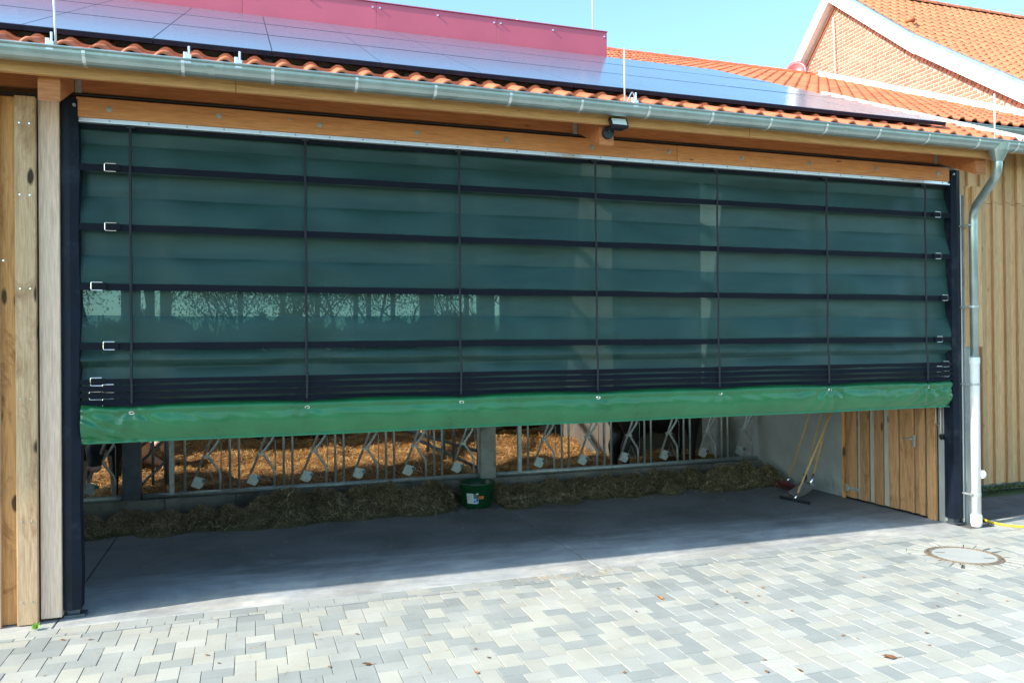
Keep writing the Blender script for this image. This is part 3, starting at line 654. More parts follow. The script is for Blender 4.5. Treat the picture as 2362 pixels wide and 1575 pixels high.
# green tarpaulin hem
xs = np.linspace(.008, 10.51, 420); ts = np.linspace(0, 1, 44); Xt, Tt = np.meshgrid(xs, ts)
rdt = np.min([np.abs(Xt - r) for r in RX], axis=0); pull = np.exp(-rdt / .28)
zt = 1.965 - .0 * pull * (1 - Tt) + .012 * (1 - pull) * (1 - Tt); zb = 1.605 + .002 * np.sin(Xt * 2.1)
Zt = zt + (zb - zt) * Tt + .0
bulge = -.095 - .055 * np.sin(np.pi * np.clip(Tt * 1.15, 0, 1)) ** .8 - .03 * np.exp(-((Tt - .12) / .08) ** 2)
Yt = bulge + .02 * pull * np.exp(-Tt * 6)
# diagonal creases running from the eyelets
cr = 0
for i, r in enumerate(RX):
    sgn = 1; dx = (Xt - r) * sgn; a_ = np.arctan2(Tt * .36 + .01, dx + 1e-4)
    cr = cr + np.exp(-np.abs(dx) / .8) * np.sin(a_ * (9 + i % 3)) * .012 * np.exp(-((Tt - .4) / .5) ** 2) * (1.0 if i in (0, 5, 6) else .2)
Yt = Yt + cr + (vnoise(Xt * 1.0, Tt * 2, 1.1, 11) - .5) * .02 + (vnoise(Xt * 3 - Tt * 2, Tt * 2.2, 2.2, 12) - .5) * .005
ee = np.exp(-(10.585 - Xt) / .6); Yt += ee * (vnoise(Xt * 9 + Tt * 6, Tt * 3, 2, 4) - .5) * .035; ee = np.exp(-(Xt + .02) / .5); Yt += ee * (vnoise(Xt * 8 - Tt * 5, Tt * 3, 2, 6) - .5) * .04
Yt += .012 * np.exp(-((Tt - .93) / .02) ** 2)
me = bpy.data.meshes.new('tarp'); V = np.stack([Xt.ravel(), Yt.ravel(), Zt.ravel()], 1); nx = len(xs); nz = len(ts)
idx = np.arange(nx * nz).reshape(nz, nx); F = np.stack([idx[:-1, :-1], idx[:-1, 1:], idx[1:, 1:], idx[1:, :-1]], -1).reshape(-1, 4)
me.from_pydata(V.tolist(), [], F.tolist()); o = ob('tarpaulin_hem', me, cur, TARP, smooth=True)
md = o.modifiers.new('solid', 'SOLIDIFY'); md.thickness = .004; md.offset = -1
tubeo('roller_tube', cur, GALV, [(-.0, -.025, 1.68), (10.57, -.025, 1.68)], .03, 12)

# ---------------------------------------------------------------- solar panels
sol = thing('solar_array', 'long array of dark blue framed solar panels mounted on the barn roof tiles', 'solar panels', (4, -.6, 5.2))
b = MB(); b.box(0, 1.025, 0, 1.885, -.045, 0, c=.003); pf = b.mesh('pf'); pf.materials.append(FRAME)
b = MB(); b.box(.004, 1.021, .012, 1.873, .0, .0025); pg = b.mesh('pg'); pg.materials.append(SOLAR)
for r_ in range(3):
    y = -.62 + r_ * 1.935 * C25; z = 5.285 + T25 * (y + .62)
    x = 9.95 - 1.028
    while x > -3:
        mw = Matrix.Translation((x, y, z)) @ Matrix.Rotation(PR + random.uniform(-.0008, .0008), 4, 'X') @ Matrix.Rotation(random.uniform(-.0006, .0006), 4, 'Y')
        o = ob('solar_panel', pf, sol, None, mw); ob('glass', pg, o, None, mw); x -= 1.028
b = MB()
for k, x in enumerate(np.arange(-2.4, 9.9, 1.35)): boxo('mounting_foot', sol, DECK, x, x + .08, -.52, -.42, 5.06, 5.25, .003)
for yy in (-.45, .9, 1.6, 2.9, 3.6, 4.4):
    b = MB(); z = 5.285 + T25 * (yy + .62) - .12; b.box(-2.9, 9.93, yy, yy + .05, z, z + .045); ob('mounting_rail', b.mesh('m'), sol, GALVD)

# ---------------------------------------------------------------- lightning protection
def rod(x, y, z0, z1, label, r=.009, tilt=0):
    o = tubeo('lightning_rod', None, WHITE, [(x, y, z0), (x - tilt, y, z1)], r, 8); tag(o, label, 'lightning rod', 'lightning rods on the roofs')
rod(-.01, -.92, 5.02, 5.60, 'thin white lightning rod rising from the left end of the gutter', tilt=.02)
rod(5.25, -.92, 5.04, 5.60, 'thin white lightning rod on the gutter above the floodlight')
rod(10.40, -.92, 5.02, 5.60, 'thin white lightning rod at the right gutter end above the downpipe')
rod(7.48, 4.75, 8.14, 9.6, 'tall white lightning rod at the right end of the red parapet', .012)
rod(6.02, 4.75, 8.14, 8.26, 'short white rod tip showing above the red parapet', .01)
o = tubeo('down_conductor', None, WHITE, [(15.78, 8.11, 10.84), (15.78, 8.04, 9.25)], .014, 8); tag(o, 'vertical white lightning conductor running down the brick gable', 'conductor')
for x, lab in ((-.05, 'left end beside the rod'), (1.01, 'second tile bay'), (1.43, 'right of the second clamp'), (5.36, 'middle above the floodlight, with looped wire')):
    b = MB(); z = 5.035; b.box(x - .03, x + .03, -.965, -.925, z - .055, z + .02, c=.004); b.box(x - .035, x - .005, -.94, -.90, z + .0, z + .05, c=.003); b.tube([(x + .01, -.94, z), (x + .01, -.94, z + .10)], .009, 6)
    if x > 5: b.tube(bend([(x - .08, -.90, z), (x - .01, -.90, z + .13), (x + .03, -.90, z + .02)], .03), .006, 6)
    tag(ob('gutter_clamp', b.mesh('c'), None, ALU), 'small silver clamp on the gutter rim, ' + lab, 'clamp', 'gutter clamps')

# ---------------------------------------------------------------- floodlight
fl = thing('floodlight', 'small black floodlight with bright glass on the middle rafter end under the gutter', 'floodlight', (5.17, -.68, 4.76))
b = MB(); disc(b, (5.165, 4.765), .066, 20, 'y', -.71, -.665); ob('base', b.mesh('b'), fl, BLACKP)
b = MB(); disc(b, (5.165, 4.775), .009, 8, 'y', -.722, -.708); ob('screw', b.mesh('b'), fl, CHROME)
mw = Matrix.Translation((5.235, -.80, 4.845)) @ Matrix.Rotation(math.radians(-28), 4, 'X')
b = MB(); b.prism([(-.10, -.055), (.10, -.055), (.10, .055), (-.10, .055)], 'y', -.02, .02); b.add([(-.095, .02, -.05), (.095, .02, -.05), (.095, .02, .05), (-.095, .02, .05), (-.06, .085, -.03), (.06, .085, -.03), (.06, .085, .04), (-.06, .085, .04)], [(4, 5, 6, 7), (0, 1, 5, 4), (1, 2, 6, 5), (2, 3, 7, 6), (3, 0, 4, 7)])
ho = ob('housing', b.mesh('h'), fl, BLACKP, mw)
b = MB(); b.box(-.083, .083, -.0235, -.021, -.04, .04); ob('glass', b.mesh('g'), ho, LGLASS, mw)
b = MB(); b.box(5.15, 5.20, -.78, -.69, 4.78, 4.81); ob('arm', b.mesh('a'), fl, BLACKP)

# ---------------------------------------------------------------- house behind
house = thing('brick_house', 'tall red brick house with white bargeboards and an orange tiled roof behind the barn', 'house', (17, 6, 0))
XG = 15.86
AP = (8.08, 11.30); K1 = (5.45, 9.06); K2 = (1.2, 5.95); LB = (13.5, 5.62)
b = MB(); b.prism([(1.6, 0), (1.6, 6.2), K1, AP, (13.2, 5.9), (13.2, 0)], 'x', XG, 23.9); wall = ob('wall', b.mesh('w'), house, MORTAR)
def roof_under(y):
    if y > AP[0]: return AP[1] - (y - AP[0]) * (AP[1] - LB[1]) / (LB[0] - AP[0])
    if y > K1[0]: return K1[1] + (y - K1[0]) * (AP[1] - K1[1]) / (AP[0] - K1[0])
    return K2[1] + (y - K2[0]) * (K1[1] - K2[1]) / (K1[0] - K2[0])
bm_ = {}
def brickm(l, h):
    k = (round(l, 3), round(h, 3))
    if k not in bm_:
        q = MB(); q.box(-.012, 0, -l / 2, l / 2, -h / 2, h / 2, c=.003); m_ = q.mesh('brick'); m_.materials.append(BRICK); bm_[k] = m_
    return bm_[k]
bricks = []; row = 0; z = 5.6
while z < 11.3:
    y = 1.3 + (.0 if row % 2 else .19); k = 0
    while y < 11:
        l = .235 if k % 2 else .112
        yc = y + l / 2
        ok = [j for j in range(6) if z > tz(min(yc, 8.95)) + .1 and z + .04 < min(roof_under(y + l * j / 6), roof_under(y + l * (j + 1) / 6)) - .245]
        if ok: l2 = l * len(ok) / 6; bricks.append((XG, y + l * ok[0] / 6 + l2 / 2, z, l2, .066, 0))
        y += l + .02; k += 1
    z += .0905; row += 1
for (a, c_) in ((K2, K1), (K1, AP)):      # rowlock course following the verge
    L_ = math.hypot(c_[0] - a[0], c_[1] - a[1]); an = math.atan2(c_[1] - a[1], c_[0] - a[0]); s = .05
    while s < L_ - .05:
        y = a[0] + math.cos(an) * s + math.sin(an) * .15; zz = a[1] + math.sin(an) * s - math.cos(an) * .15
        if zz > tz(y) + .1: bricks.append((XG - .03, y, zz, .105 if int(s / .125) % 3 else .075, .115, an))
        s += .125
bricks.sort(key=lambda q: (Vector(q[:3]) - CP).length)
bs = MB()
for i, (x, y, z, l, h, an) in enumerate(bricks):
    m_ = brickm(l, h); mw = Matrix.Translation((x, y, z)) @ Matrix.Rotation(an, 4, 'X')
    if i < 300: ob('brick', m_, wall, None, mw)
    else: bs.add([mw @ v.co for v in m_.vertices], [tuple(p.vertices) for p in m_.polygons])
me = bs.mesh('bf'); me.materials.append(BRICK); tag(ob('brick_field', me, wall), kind='stuff')
# bargeboards
def barge(p, q, w=.24, t=.05, off=.0):
    XG = 15.86 + off
    an = math.atan2(q[1] - p[1], q[0] - p[0]); nx_, nz_ = -math.sin(an), math.cos(an)
    if nz_ < 0: nx_, nz_ = -nx_, -nz_
    bb = MB(); bb.prism([(p[0] - nx_ * .06, p[1] - nz_ * .06), (q[0] - nx_ * .06, q[1] - nz_ * .06), (q[0] + nx_ * w, q[1] + nz_ * w), (p[0] + nx_ * w, p[1] + nz_ * w)], 'x', XG - .26, XG - .21)
    bb.prism([(p[0] - nx_ * .06, p[1] - nz_ * .06), (q[0] - nx_ * .06, q[1] - nz_ * .06), (q[0] - nx_ * .03, q[1] - nz_ * .03), (p[0] - nx_ * .03, p[1] - nz_ * .03)], 'x', XG - .21, XG)
    ob('bargeboard', bb.mesh('b'), house, WHITE)
barge(K2, K1); barge((K1[0] - .12, K1[1] - .108), (AP[0] + .05, AP[1] + .045), off=-.004); barge(AP, LB, .22)
b = MB()
for off in (.05, .12): 
    b.prism([(AP[0] - .0, AP[1] - .12 - off), (LB[0], LB[1] - .12 - off), (LB[0], LB[1] - .15 - off), (AP[0], AP[1] - .15 - off)], 'x', XG - .10 + off / 2, XG - .02)
ob('verge_brickwork', b.mesh('v'), wall, BRICK)
b = MB(); 
for (p, q) in ((K2, K1), (K1, AP), (AP, LB)):
    b.prism([(p[0], p[1] + .20), (q[0], q[1] + .20), (q[0], q[1] + .24), (p[0], p[1] + .24)], 'x', XG - .2, 24.2)
hr = ob('roof', b.mesh('r'), house, DECK)
spots = []
def slope_tiles(p, q, x0, x1):
    an = math.atan2(q[1] - p[1], q[0] - p[0]); L_ = math.hypot(q[0] - p[0], q[1] - p[1]); n = int(L_ / EX); st = L_ / n
    x = x0
    while x < x1:
        for k in range(n): spots.append((x, p[0] + math.cos(an) * st * k, p[1] + math.sin(an) * st * k + .26, an))
        x += .256
slope_tiles(K2, K1, XG - .16, 24); slope_tiles(K1, AP, XG - .16, 24)
lay_tiles(hr, spots, TILE2, 'htile')
ridge_tiles(hr, XG - .2, 24, AP[0], AP[1] + .27, TILE2, .12)
b = MB()
for (p, q) in ((K2, K1), (K1, AP)): b.prism([(p[0], p[1] + .27), (q[0], q[1] + .27), (q[0], q[1] + .36), (p[0], p[1] + .36)], 'x', XG - .27, XG - .17)
ob('verge_flashing', b.mesh('v'), hr, ZINC)
ch = boxo('chimney', hr, MORTAR, 17.75, 18.55, 8.05, 8.65, 11.2, 12.3)
b = MB()
for r_ in range(12):
    for k in range(5): x = 17.76 + k * .16 + (.0 if r_ % 2 else .02); b.box(x, x + .145, 8.035, 8.05, 11.25 + r_ * .085, 11.25 + r_ * .085 + .068)
    for k in range(4): y = 8.06 + k * .15; b.box(17.735, 17.75, y, y + .135, 11.25 + r_ * .085, 11.25 + r_ * .085 + .068)
ob('chimney_bricks', b.mesh('c'), ch, pm('dark chimney brick', (.12, .07, .07), .8, .2, 20, .2))
b = MB(); b.box(17.68, 18.62, 7.98, 8.72, 11.86, 11.94); b.box(17.68, 18.62, 7.98, 8.72, 12.3, 12.36); ob('chimney_cap', b.mesh('c'), ch, STEELB)
vy = 6.15; vz = roof_under(vy) + .24; b = MB(); b.tube([(16.3, vy, vz - .1), (16.3, vy, vz + .02), (16.3, vy, vz + .12)], [.085, .08, .065], 14)
b.tube([(16.3, vy, vz + .11), (16.3, vy, vz + .15), (16.3, vy, vz + .20), (16.3, vy, vz + .235)], [.09, .12, .10, .04], 14); ob('roof_vent', b.mesh('v'), hr, TILE2, smooth=True)
# satellite dish
dish = thing('satellite_dish', 'round red satellite dish with white lettering beside the brick gable', 'satellite dish', (15.45, 9.15, 9.3))
fwd = Vector((-.75, -.62, .22)).normalized(); mw = Matrix.Translation((15.45, 9.15, 9.72)) @ fwd.to_track_quat('Z', 'Y').to_matrix().to_4x4()
b = MB(); R_ = .29; n = 28; rings = 5
for i in range(rings + 1):
    for k in range(n): r = R_ * i / rings; b.v.append((r * math.cos(2 * math.pi * k / n), r * 1.08 * math.sin(2 * math.pi * k / n), .28 * r * r / R_ * 1.0))
for i in range(rings):
    for k in range(n): b.f.append((i * n + k, i * n + (k + 1) % n, (i + 1) * n + (k + 1) % n, (i + 1) * n + k)); b.m.append(0)
m_ = b.mesh('d'); dre = ob('reflector', m_, dish, pm('red dish', (.55, .05, .06), .35, .05, 3, 0, coat=.3), mw, smooth=True); md = dre.modifiers.new('s', 'SOLIDIFY'); md.thickness = .012
b = MB(); random.seed(3)
for k in range(8): xx = -.17 + k * .045; b.box(xx, xx + .026, -.14 - .0, -.14 + random.choice([.06, .09, .06]), .062, .070); b.box(xx, xx + .038, -.14, -.122, .062, .070)
ob('lettering', b.mesh('l'), dre, WHITE, mw)
tubeo('lnb_arm', dish, STEELB, [mw @ Vector((0, -.33, .02)), mw @ Vector((0, -.28, .36))], .012, 6)
tubeo('mast', dish, GALVD, [(15.5, 9.22, 8.9), (15.5, 9.2, 9.7)], .025, 8)

# ---------------------------------------------------------------- feed fence, curb, pillars
curb = boxo('feed_curb', barn, CURB, -8, .30, 4.13, 4.32, 0, .30, .01)
for (x0, x1) in ((.305, 1.28), (1.285, 5.1), (5.105, 7.9), (7.905, 10.6)): boxo('feed_curb', barn, CURB, x0, x1, 4.13, 4.32, 0, .30, .01)
boxo('pillar', barn, STEELB, -.26, -.02, 4.16, 4.34, .27, 7.0, .004)
boxo('pillar', barn, CONCP, 5.11, 5.37, 4.14, 4.36, .24, 7.0, .008)
FY = 4.27
def fence(x0, x1, heads, pairs, thick, label):
    t = thing('feed_fence', label, 'feed fence', (x0, FY, .3), 'galvanised feed fences along the pen')
    tubeo('bottom_rail', t, GALV, [(x0, FY, .335), (x1, FY, .335)], .038, 12); tubeo('top_rail', t, GALV, [(x0, FY, 1.72), (x1, FY, 1.72)], .035, 12)
    for x in pairs: tubeo('upright', t, GALV, [(x, FY, .36), (x, FY, 1.70)], .0185, 10)
    for x in thick: boxo('post', t, GALVD if False else GALV, x - .035, x + .035, FY - .035, FY + .035, .33, 1.75, .006)
    for xb in heads:
        h = tubeo('headlock', t, GALV, bend([(xb, FY, .36), (xb, FY, .63), (xb - .17, FY, .88), (xb - .01, FY, 1.10), (xb - .01, FY, 1.70)], .05, 4), .0195, 10)
        tubeo('swing_bar', h, GALV, [(xb - .395, FY - .045, .455), (xb - .06, FY - .045, 1.30), (xb + .05, FY - .03, 1.68)], .0185, 10)
        b = MB(); b.prism([(xb - .24, .865), (xb - .15, .86), (xb - .15, .895), (xb - .24, .90)], 'y', FY - .07, FY + .02); ob('pivot_plate', b.mesh('p'), h, GALV)
        b = MB(); b.prism([(xb - .405, .46), (xb - .34, .60), (xb - .21, .555), (xb - .245, .445), (xb - .29, .405)], 'y', FY - .078, FY - .068); ob('counterweight', b.mesh('p'), h, ALU if False else GALV)
        b = MB(); b.box(xb - .25, xb - .19, FY - .084, FY - .06, .50, .545); ob('catch', b.mesh('p'), h, STEELB)
        tubeo('trip_wire', h, GALV, [(xb - .235, FY - .06, .545), (xb - .17, FY - .06, .71), (xb - .075, FY - .06, .465), (xb - .20, FY - .06, .50)], .004, 5)
        tubeo('thin_rod', h, GALV, [(xb + .015, FY - .03, .62), (xb + .015, FY - .03, 1.09), (xb - .02, FY - .02, 1.12)], .006, 6)
fence(.0, 5.1, [1.06, 1.84, 2.62, 3.42, 4.21, 5.02], [.57] + [q + d for q in (1.06, 1.84, 2.62, 3.42, 4.21) for d in (.14, .27)], [.39], 'galvanised headlock feed fence between the dark steel post and the concrete post')
fence(5.38, 10.56, [6.46, 7.27, 8.07, 8.87, 9.67, 10.46], [5.98, 6.60, 6.73, 7.41, 7.54, 8.20, 8.33, 9.0, 9.13, 9.80, 9.93], [5.825], 'galvanised headlock feed fence from the concrete post to the right alley wall')
fence(-7.5, -.27, [-.37, -1.16], [-.9, -1.03, -1.7, -1.83], [], 'galvanised feed fence section left of the dark steel post')
# tubular pen gates seen behind the fence
def gate(label, segs, loc):
    t = thing('pen_gate', label, 'gate', loc)
    for (a, c_, r) in segs: tubeo('bar', t, GALVD, [a, c_], r, 10)
gate('dark grey tubular gate with diagonal bars behind the fence, beside the steel post',
     [((.2, 5.5, .3), (.2, 5.5, 1.6), .035), ((.0, 5.5, .3), (.0, 5.5, 1.6), .022), ((-.35, 5.5, .50), (.2, 5.5, 1.05), .024), ((-.35, 5.5, .78), (.12, 5.5, 1.18), .024), ((-.35, 5.5, .15), (.2, 5.5, .68), .022), ((-.9, 5.5, 1.5), (.2, 5.5, 1.5), .024)], (.2, 5.5, .3))
gate('dark grey tubular gate with sloping bars behind the fence, left of the concrete post',
     [((5.46, 5.5, .1), (5.46, 5.5, 1.6), .045), ((4.81, 5.5, .45), (4.81, 5.5, 1.5), .025), ((4.99, 5.5, .4), (4.99, 5.5, 1.5), .03), ((4.52, 5.5, .6), (4.52, 5.5, 1.5), .022), ((4.0, 5.5, 1.05), (5.42, 5.5, .57), .03), ((4.3, 5.5, .84), (5.42, 5.5, .27), .03), ((4.2, 5.5, 1.32), (5.42, 5.5, .9), .024)], (5.46, 5.5, .1))
for i, (x, y) in enumerate(((-2.6, 12), (6.3, 12.4))):
    gate(['grey tubular gate standing far inside the pen at the left', 'grey tubular gate standing far inside the pen at the right'][i], [((x, y, .3), (x, y, 1.7), .04), ((x + 2, y, .3), (x + 2, y, 1.7), .04)] + [((x, y, z), (x + 2, y, z), .022) for z in (.6, .9, 1.2, 1.5, 1.65)], (x, y, .3))

# ---------------------------------------------------------------- straw bedding and hay
def field(name, x0, x1, y0, y1, nx, ny, hf, mat, kindp=None):
    xs = np.linspace(x0, x1, nx); ys = np.linspace(y0, y1, ny); X, Y = np.meshgrid(xs, ys); Zf = hf(X, Y)
    idx = np.arange(nx * ny).reshape(ny, nx); F = np.stack([idx[:-1, :-1], idx[:-1, 1:], idx[1:, 1:], idx[1:, :-1]], -1).reshape(-1, 4)
    me = bpy.data.meshes.new(name); me.from_pydata(np.stack([X.ravel(), Y.ravel(), Zf.ravel()], 1).tolist(), [], F.tolist()); me.materials.append(mat)
    me.polygons.foreach_set('use_smooth', [True] * len(me.polygons)); return me
def hs(X, Y): return .10 + np.clip((Y - 4.4) / 5, 0, 1) * .22 + (vnoise(X, Y, .8, 1) - .5) * .2 + (vnoise(X, Y, 2.6, 2) - .5) * .16
st = ob('straw_bedding', field('straw_bed', -8, 10.55, 4.36, 19, 180, 150, hs, STRAWB)); tag(st, kind='stuff')
n = 85000; u = rng.random(n); px_ = rng.uniform(-4, 10.5, n); py_ = 4.45 + 9.5 * u ** 1.15
P = np.stack([px_, py_, hs(px_, py_) + rng.uniform(-.01, .05, n)], 1)
tag(ob('straw_stalks', bladecloud(P, n, .17, .0065, .35, 'straw_stalks', STRAW), st), kind='stuff')
LUMPS = []; lxx = -2.2
while lxx < 10.4:
    hm = .17 if lxx < 1.5 else (.30 if lxx < 4.3 else (.19 if lxx < 7.6 else .25))
    LUMPS.append((lxx, random.uniform(3.55, 3.85), random.uniform(.24, .38), hm * random.uniform(.75, 1.25)))
    if random.random() < .85: LUMPS.append((lxx + random.uniform(-.2, .2), random.uniform(3.25, 3.45), random.uniform(.16, .28), hm * random.uniform(.3, .65)))
    lxx += random.uniform(.28, .55)
def hh(X, Y):
    Zh = np.zeros_like(X + Y)
    for (lx, ly, lr, lh) in LUMPS: Zh = np.maximum(Zh, lh * np.exp(-(((X - lx) / lr) ** 2 + ((Y - ly) / (lr * .9)) ** 2) ** 1.3)) + .12 * lh * np.exp(-(((X - lx) / (lr * 1.5)) ** 2 + ((Y - ly) / lr) ** 2))
    Zh = Zh * np.where((np.abs(X - 4.83) < .36) & (Y < 3.8), .05, 1)
    return Zh * (.75 + .5 * vnoise(X, Y, 5, 3)) + np.clip(Zh / .1, 0, 1) * (vnoise(X, Y, 13, 7) - .5) * .06 - .012
    m = .28 + .20 * vnoise(X, X * 0, 1.1, 4) + .10 * (vnoise(X, X * 0, 3.1, 6) - .5)
    m = np.where(X < 1.6, m * .72 + .03, m); m = m * np.where(np.abs(X - 4.85) < .45, .45, 1) * np.where((X > 5.4) & (X < 8.0), .72, 1)
    yc = 3.66 + .10 * (vnoise(X, X * 0, 1.4, 8) - .5); wd = .46 + .12 * vnoise(X, X * 0, 1.8, 10)
    wd = wd * np.where(X < 1.2, 1.15, 1)
    t = np.clip(1 - np.abs((Y - yc) / wd) ** 2.0, 0, 1)
    return m * t ** .75 * (.62 + .75 * vnoise(X, Y, 3.4, 3)) + t * (vnoise(X, Y, 11, 7) - .5) * .05 - .012
hay = ob('hay', field('hay', -3, 10.5, 2.95, 4.13, 420, 60, hh, HAYB)); tag(hay, kind='stuff')
n = 110000; px_ = rng.uniform(-2.2, 10.45, n); py_ = rng.normal(3.60, .27, n); py_ = np.clip(py_, 2.9, 4.12); hz = hh(px_, py_)
keep = (hz > .012) | (rng.random(n) < .06); px_, py_, hz = px_[keep], py_[keep], np.maximum(hz[keep], .002)
P = np.stack([px_, py_, hz + rng.uniform(0, .035, len(hz)) * (hz > .01)], 1)
tag(ob('hay_stalks', bladecloud(P, len(P), .10, .0048, .45, 'hay_stalks', HAY, lift=.004), hay), kind='stuff')
# loose wisps on the slab and the pavers
n = 900; px_ = np.concatenate([rng.uniform(0, 10.4, 600), rng.normal(4.7, .5, 150), rng.uniform(0, 6, 150)]); py_ = np.concatenate([np.abs(rng.normal(0, 1.1, 600)) * -1 + 3.1, rng.normal(-.45, .08, 150), rng.uniform(-2.5, -.5, 150)])
P = np.stack([px_, py_, np.full(n, .005)], 1); tag(ob('loose_straw', bladecloud(P, n, .06, .003, .05, 'loose_straw', STRAW, lift=.0)), 'scattered straw wisps lying on the slab and the paving', kind='stuff')

# ---------------------------------------------------------------- cows
def cow(name, label, segs, mat, extra=(), loc=(0, 0, 0), rot=0, scale=1):
    """segs: chains of (x,y,z,r); x forward, z up"""
    bm = bmesh.new()
    for chain in segs:
        for (a, c_) in zip(chain[:-1], chain[1:]):
            A = Vector(a[:3]); B = Vector(c_[:3]); n = max(2, int((B - A).length / (min(a[3], c_[3]) * .45)) + 1)
            for i in range(n + 1):
                t = i / n; p = A.lerp(B, t); r = a[3] * (1 - t) + c_[3] * t
                bmesh.ops.create_icosphere(bm, subdivisions=2, radius=r, matrix=Matrix.Translation(p) @ Matrix.Diagonal((1, a[4] if len(a) > 4 else 1, 1, 1)))
    me = bpy.data.meshes.new(name); bm.to_mesh(me); bm.free()
    mw = Matrix.Translation(loc) @ Matrix.Rotation(rot, 4, 'Z') @ Matrix.Scale(scale, 4)
    t = thing('cow', label, 'cow', loc, 'cows in the straw pen')
    o = ob('body', me, t, mat, mw); md = o.modifiers.new('r', 'REMESH'); md.mode = 'VOXEL'; md.voxel_size = .022; md.use_smooth_shade = True
    s = o.modifiers.new('s', 'SMOOTH'); s.iterations = 6; s.factor = .6
    for (nm, fn, m_) in extra: ob(nm, fn(), t, m_, mw)
    return t
def standing(head):   # head: 'down' or 'level'
    s = [[(-.75, 0, 1.12, .30, .85), (-.35, 0, 1.06, .34, .95), (.15, 0, 1.03, .37, .9), (.6, 0, 1.08, .31, .75)]]
    for sy in (-.2, .2):
        s.append([(-.72, sy, 1.0, .19), (-.62, sy, .74, .15), (-.80, sy, .50, .085), (-.76, sy, .12, .06), (-.70, sy, .05, .065)])
        s.append([(.55, sy, .95, .16), (.57, sy, .62, .085), (.56, sy, .42, .062), (.56, sy, .12, .045), (.60, sy, .05, .06)])
    s.append([(-.35, 0, .78, .13), (-.5, 0, .70, .12)])
    s.append([(-1.0, 0, 1.25, .035), (-1.08, 0, .95, .025), (-1.08, 0, .5, .03)])
    if head == 'mid':
        s.append([(.7, 0, 1.12, .24), (1.0, 0, 1.10, .19), (1.2, 0, 1.02, .16)]); s.append([(1.2, 0, 1.0, .15), (1.35, 0, .87, .12), (1.48, 0, .74, .09), (1.51, 0, .70, .09)])
        for sy in (-1, 1): s.append([(1.14, sy * .1, 1.06, .04), (1.10, sy * .26, 1.05, .05), (1.08, sy * .33, 1.01, .025)])
    elif head == 'down':
        s.append([(.7, 0, 1.12, .22), (1.0, 0, .98, .17), (1.2, 0, .82, .14)]); s.append([(1.2, 0, .80, .13), (1.33, 0, .66, .105), (1.44, 0, .50, .08), (1.48, 0, .44, .085)])
        for sy in (-1, 1): s.append([(1.16, sy * .1, .84, .04), (1.12, sy * .24, .82, .05), (1.10, sy * .30, .79, .025)])
    else:
        s.append([(.7, 0, 1.2, .22), (1.0, 0, 1.32, .16), (1.12, 0, 1.38, .13)]); s.append([(1.14, 0, 1.38, .13), (1.36, 0, 1.25, .10), (1.52, 0, 1.14, .085)])
        for sy in (-1, 1): s.append([(1.1, sy * .1, 1.42, .04), (1.06, sy * .25, 1.40, .05), (1.04, sy * .3, 1.37, .025)])
    return s
def lying():
    s = [[(-.75, 0, .42, .30, 1.15), (-.3, 0, .45, .37, 1.15), (.2, 0, .44, .36, 1.05), (.6, 0, .45, .29, .9)]]
    s.append([(.7, 0, .55, .20), (1.0, 0, .72, .14)]); s.append([(1.0, 0, .75, .13), (1.22, 0, .64, .10), (1.36, 0, .55, .08)])
    for sy in (-1, 1): s.append([(.98, sy * .1, .80, .04), (.95, sy * .25, .79, .05), (.93, sy * .3, .76, .025)])
    s.append([(.55, -.28, .2, .11), (.85, -.36, .1, .07), (.55, -.42, .08, .05)]); s.append([(.55, .28, .2, .11), (.9, .36, .1, .06), (1.1, .36, .08, .045)])
    s.append([(-.6, -.34, .24, .17), (-.2, -.5, .14, .08), (-.6, -.56, .09, .05)]); s.append([(-1.0, 0, .4, .04), (-1.1, .1, .15, .03)])
    return s
def muz(x, z):
    def f():
        bm = bmesh.new(); bmesh.ops.create_icosphere(bm, subdivisions=3, radius=.082, matrix=Matrix.Translation((x, 0, z)) @ Matrix.Diagonal((.75, 1, .8, 1))); me = bpy.data.meshes.new('m'); bm.to_mesh(me); bm.free(); me.polygons.foreach_set('use_smooth', [True] * len(me.polygons)); return me
    return f
def eyes(x, z, yy):
    def f():
        bm = bmesh.new()
        for s in (-1, 1): bmesh.ops.create_icosphere(bm, subdivisions=2, radius=.022, matrix=Matrix.Translation((x, s * yy, z)))
        me = bpy.data.meshes.new('m'); bm.to_mesh(me); bm.free(); return me
    return f
cow('cow', 'black and white cow lowering its head at the far left end of the feed fence', standing('mid'), COWM, [('muzzle', muz(1.53, .68), MUZZLE), ('eyes', eyes(1.33, .96, .12), BLACKP)], (-.82, 5.85, .05), math.radians(-83), 1.12)
cow('cow', 'white cow with pink muzzle lying in the straw behind the left gate', lying(), COWW, [('muzzle', muz(1.37, .54), MUZZLE), ('eyes', eyes(1.18, .74, .09), BLACKP)], (-1.0, 8.5, .2), math.radians(-50), 1.0)
cow('cow', 'black cow lying in the straw at the back, left of the middle', lying(), COWB, [('eyes', eyes(1.18, .74, .09), BLACKP)], (2.25, 10.7, .33), math.radians(5), 1.0)
cow('cow', 'black cow lying in the straw just right of the concrete post', lying(), COWB, [('eyes', eyes(1.18, .74, .09), BLACKP)], (7.45, 9.3, .42), math.radians(185), .9)
cow('cow', 'black cow standing close behind the right half of the feed fence', standing('level'), COWB, [('eyes', eyes(1.34, 1.32, .10), BLACKP)], (9.05, 5.3, -.02), math.radians(4), 1.12)

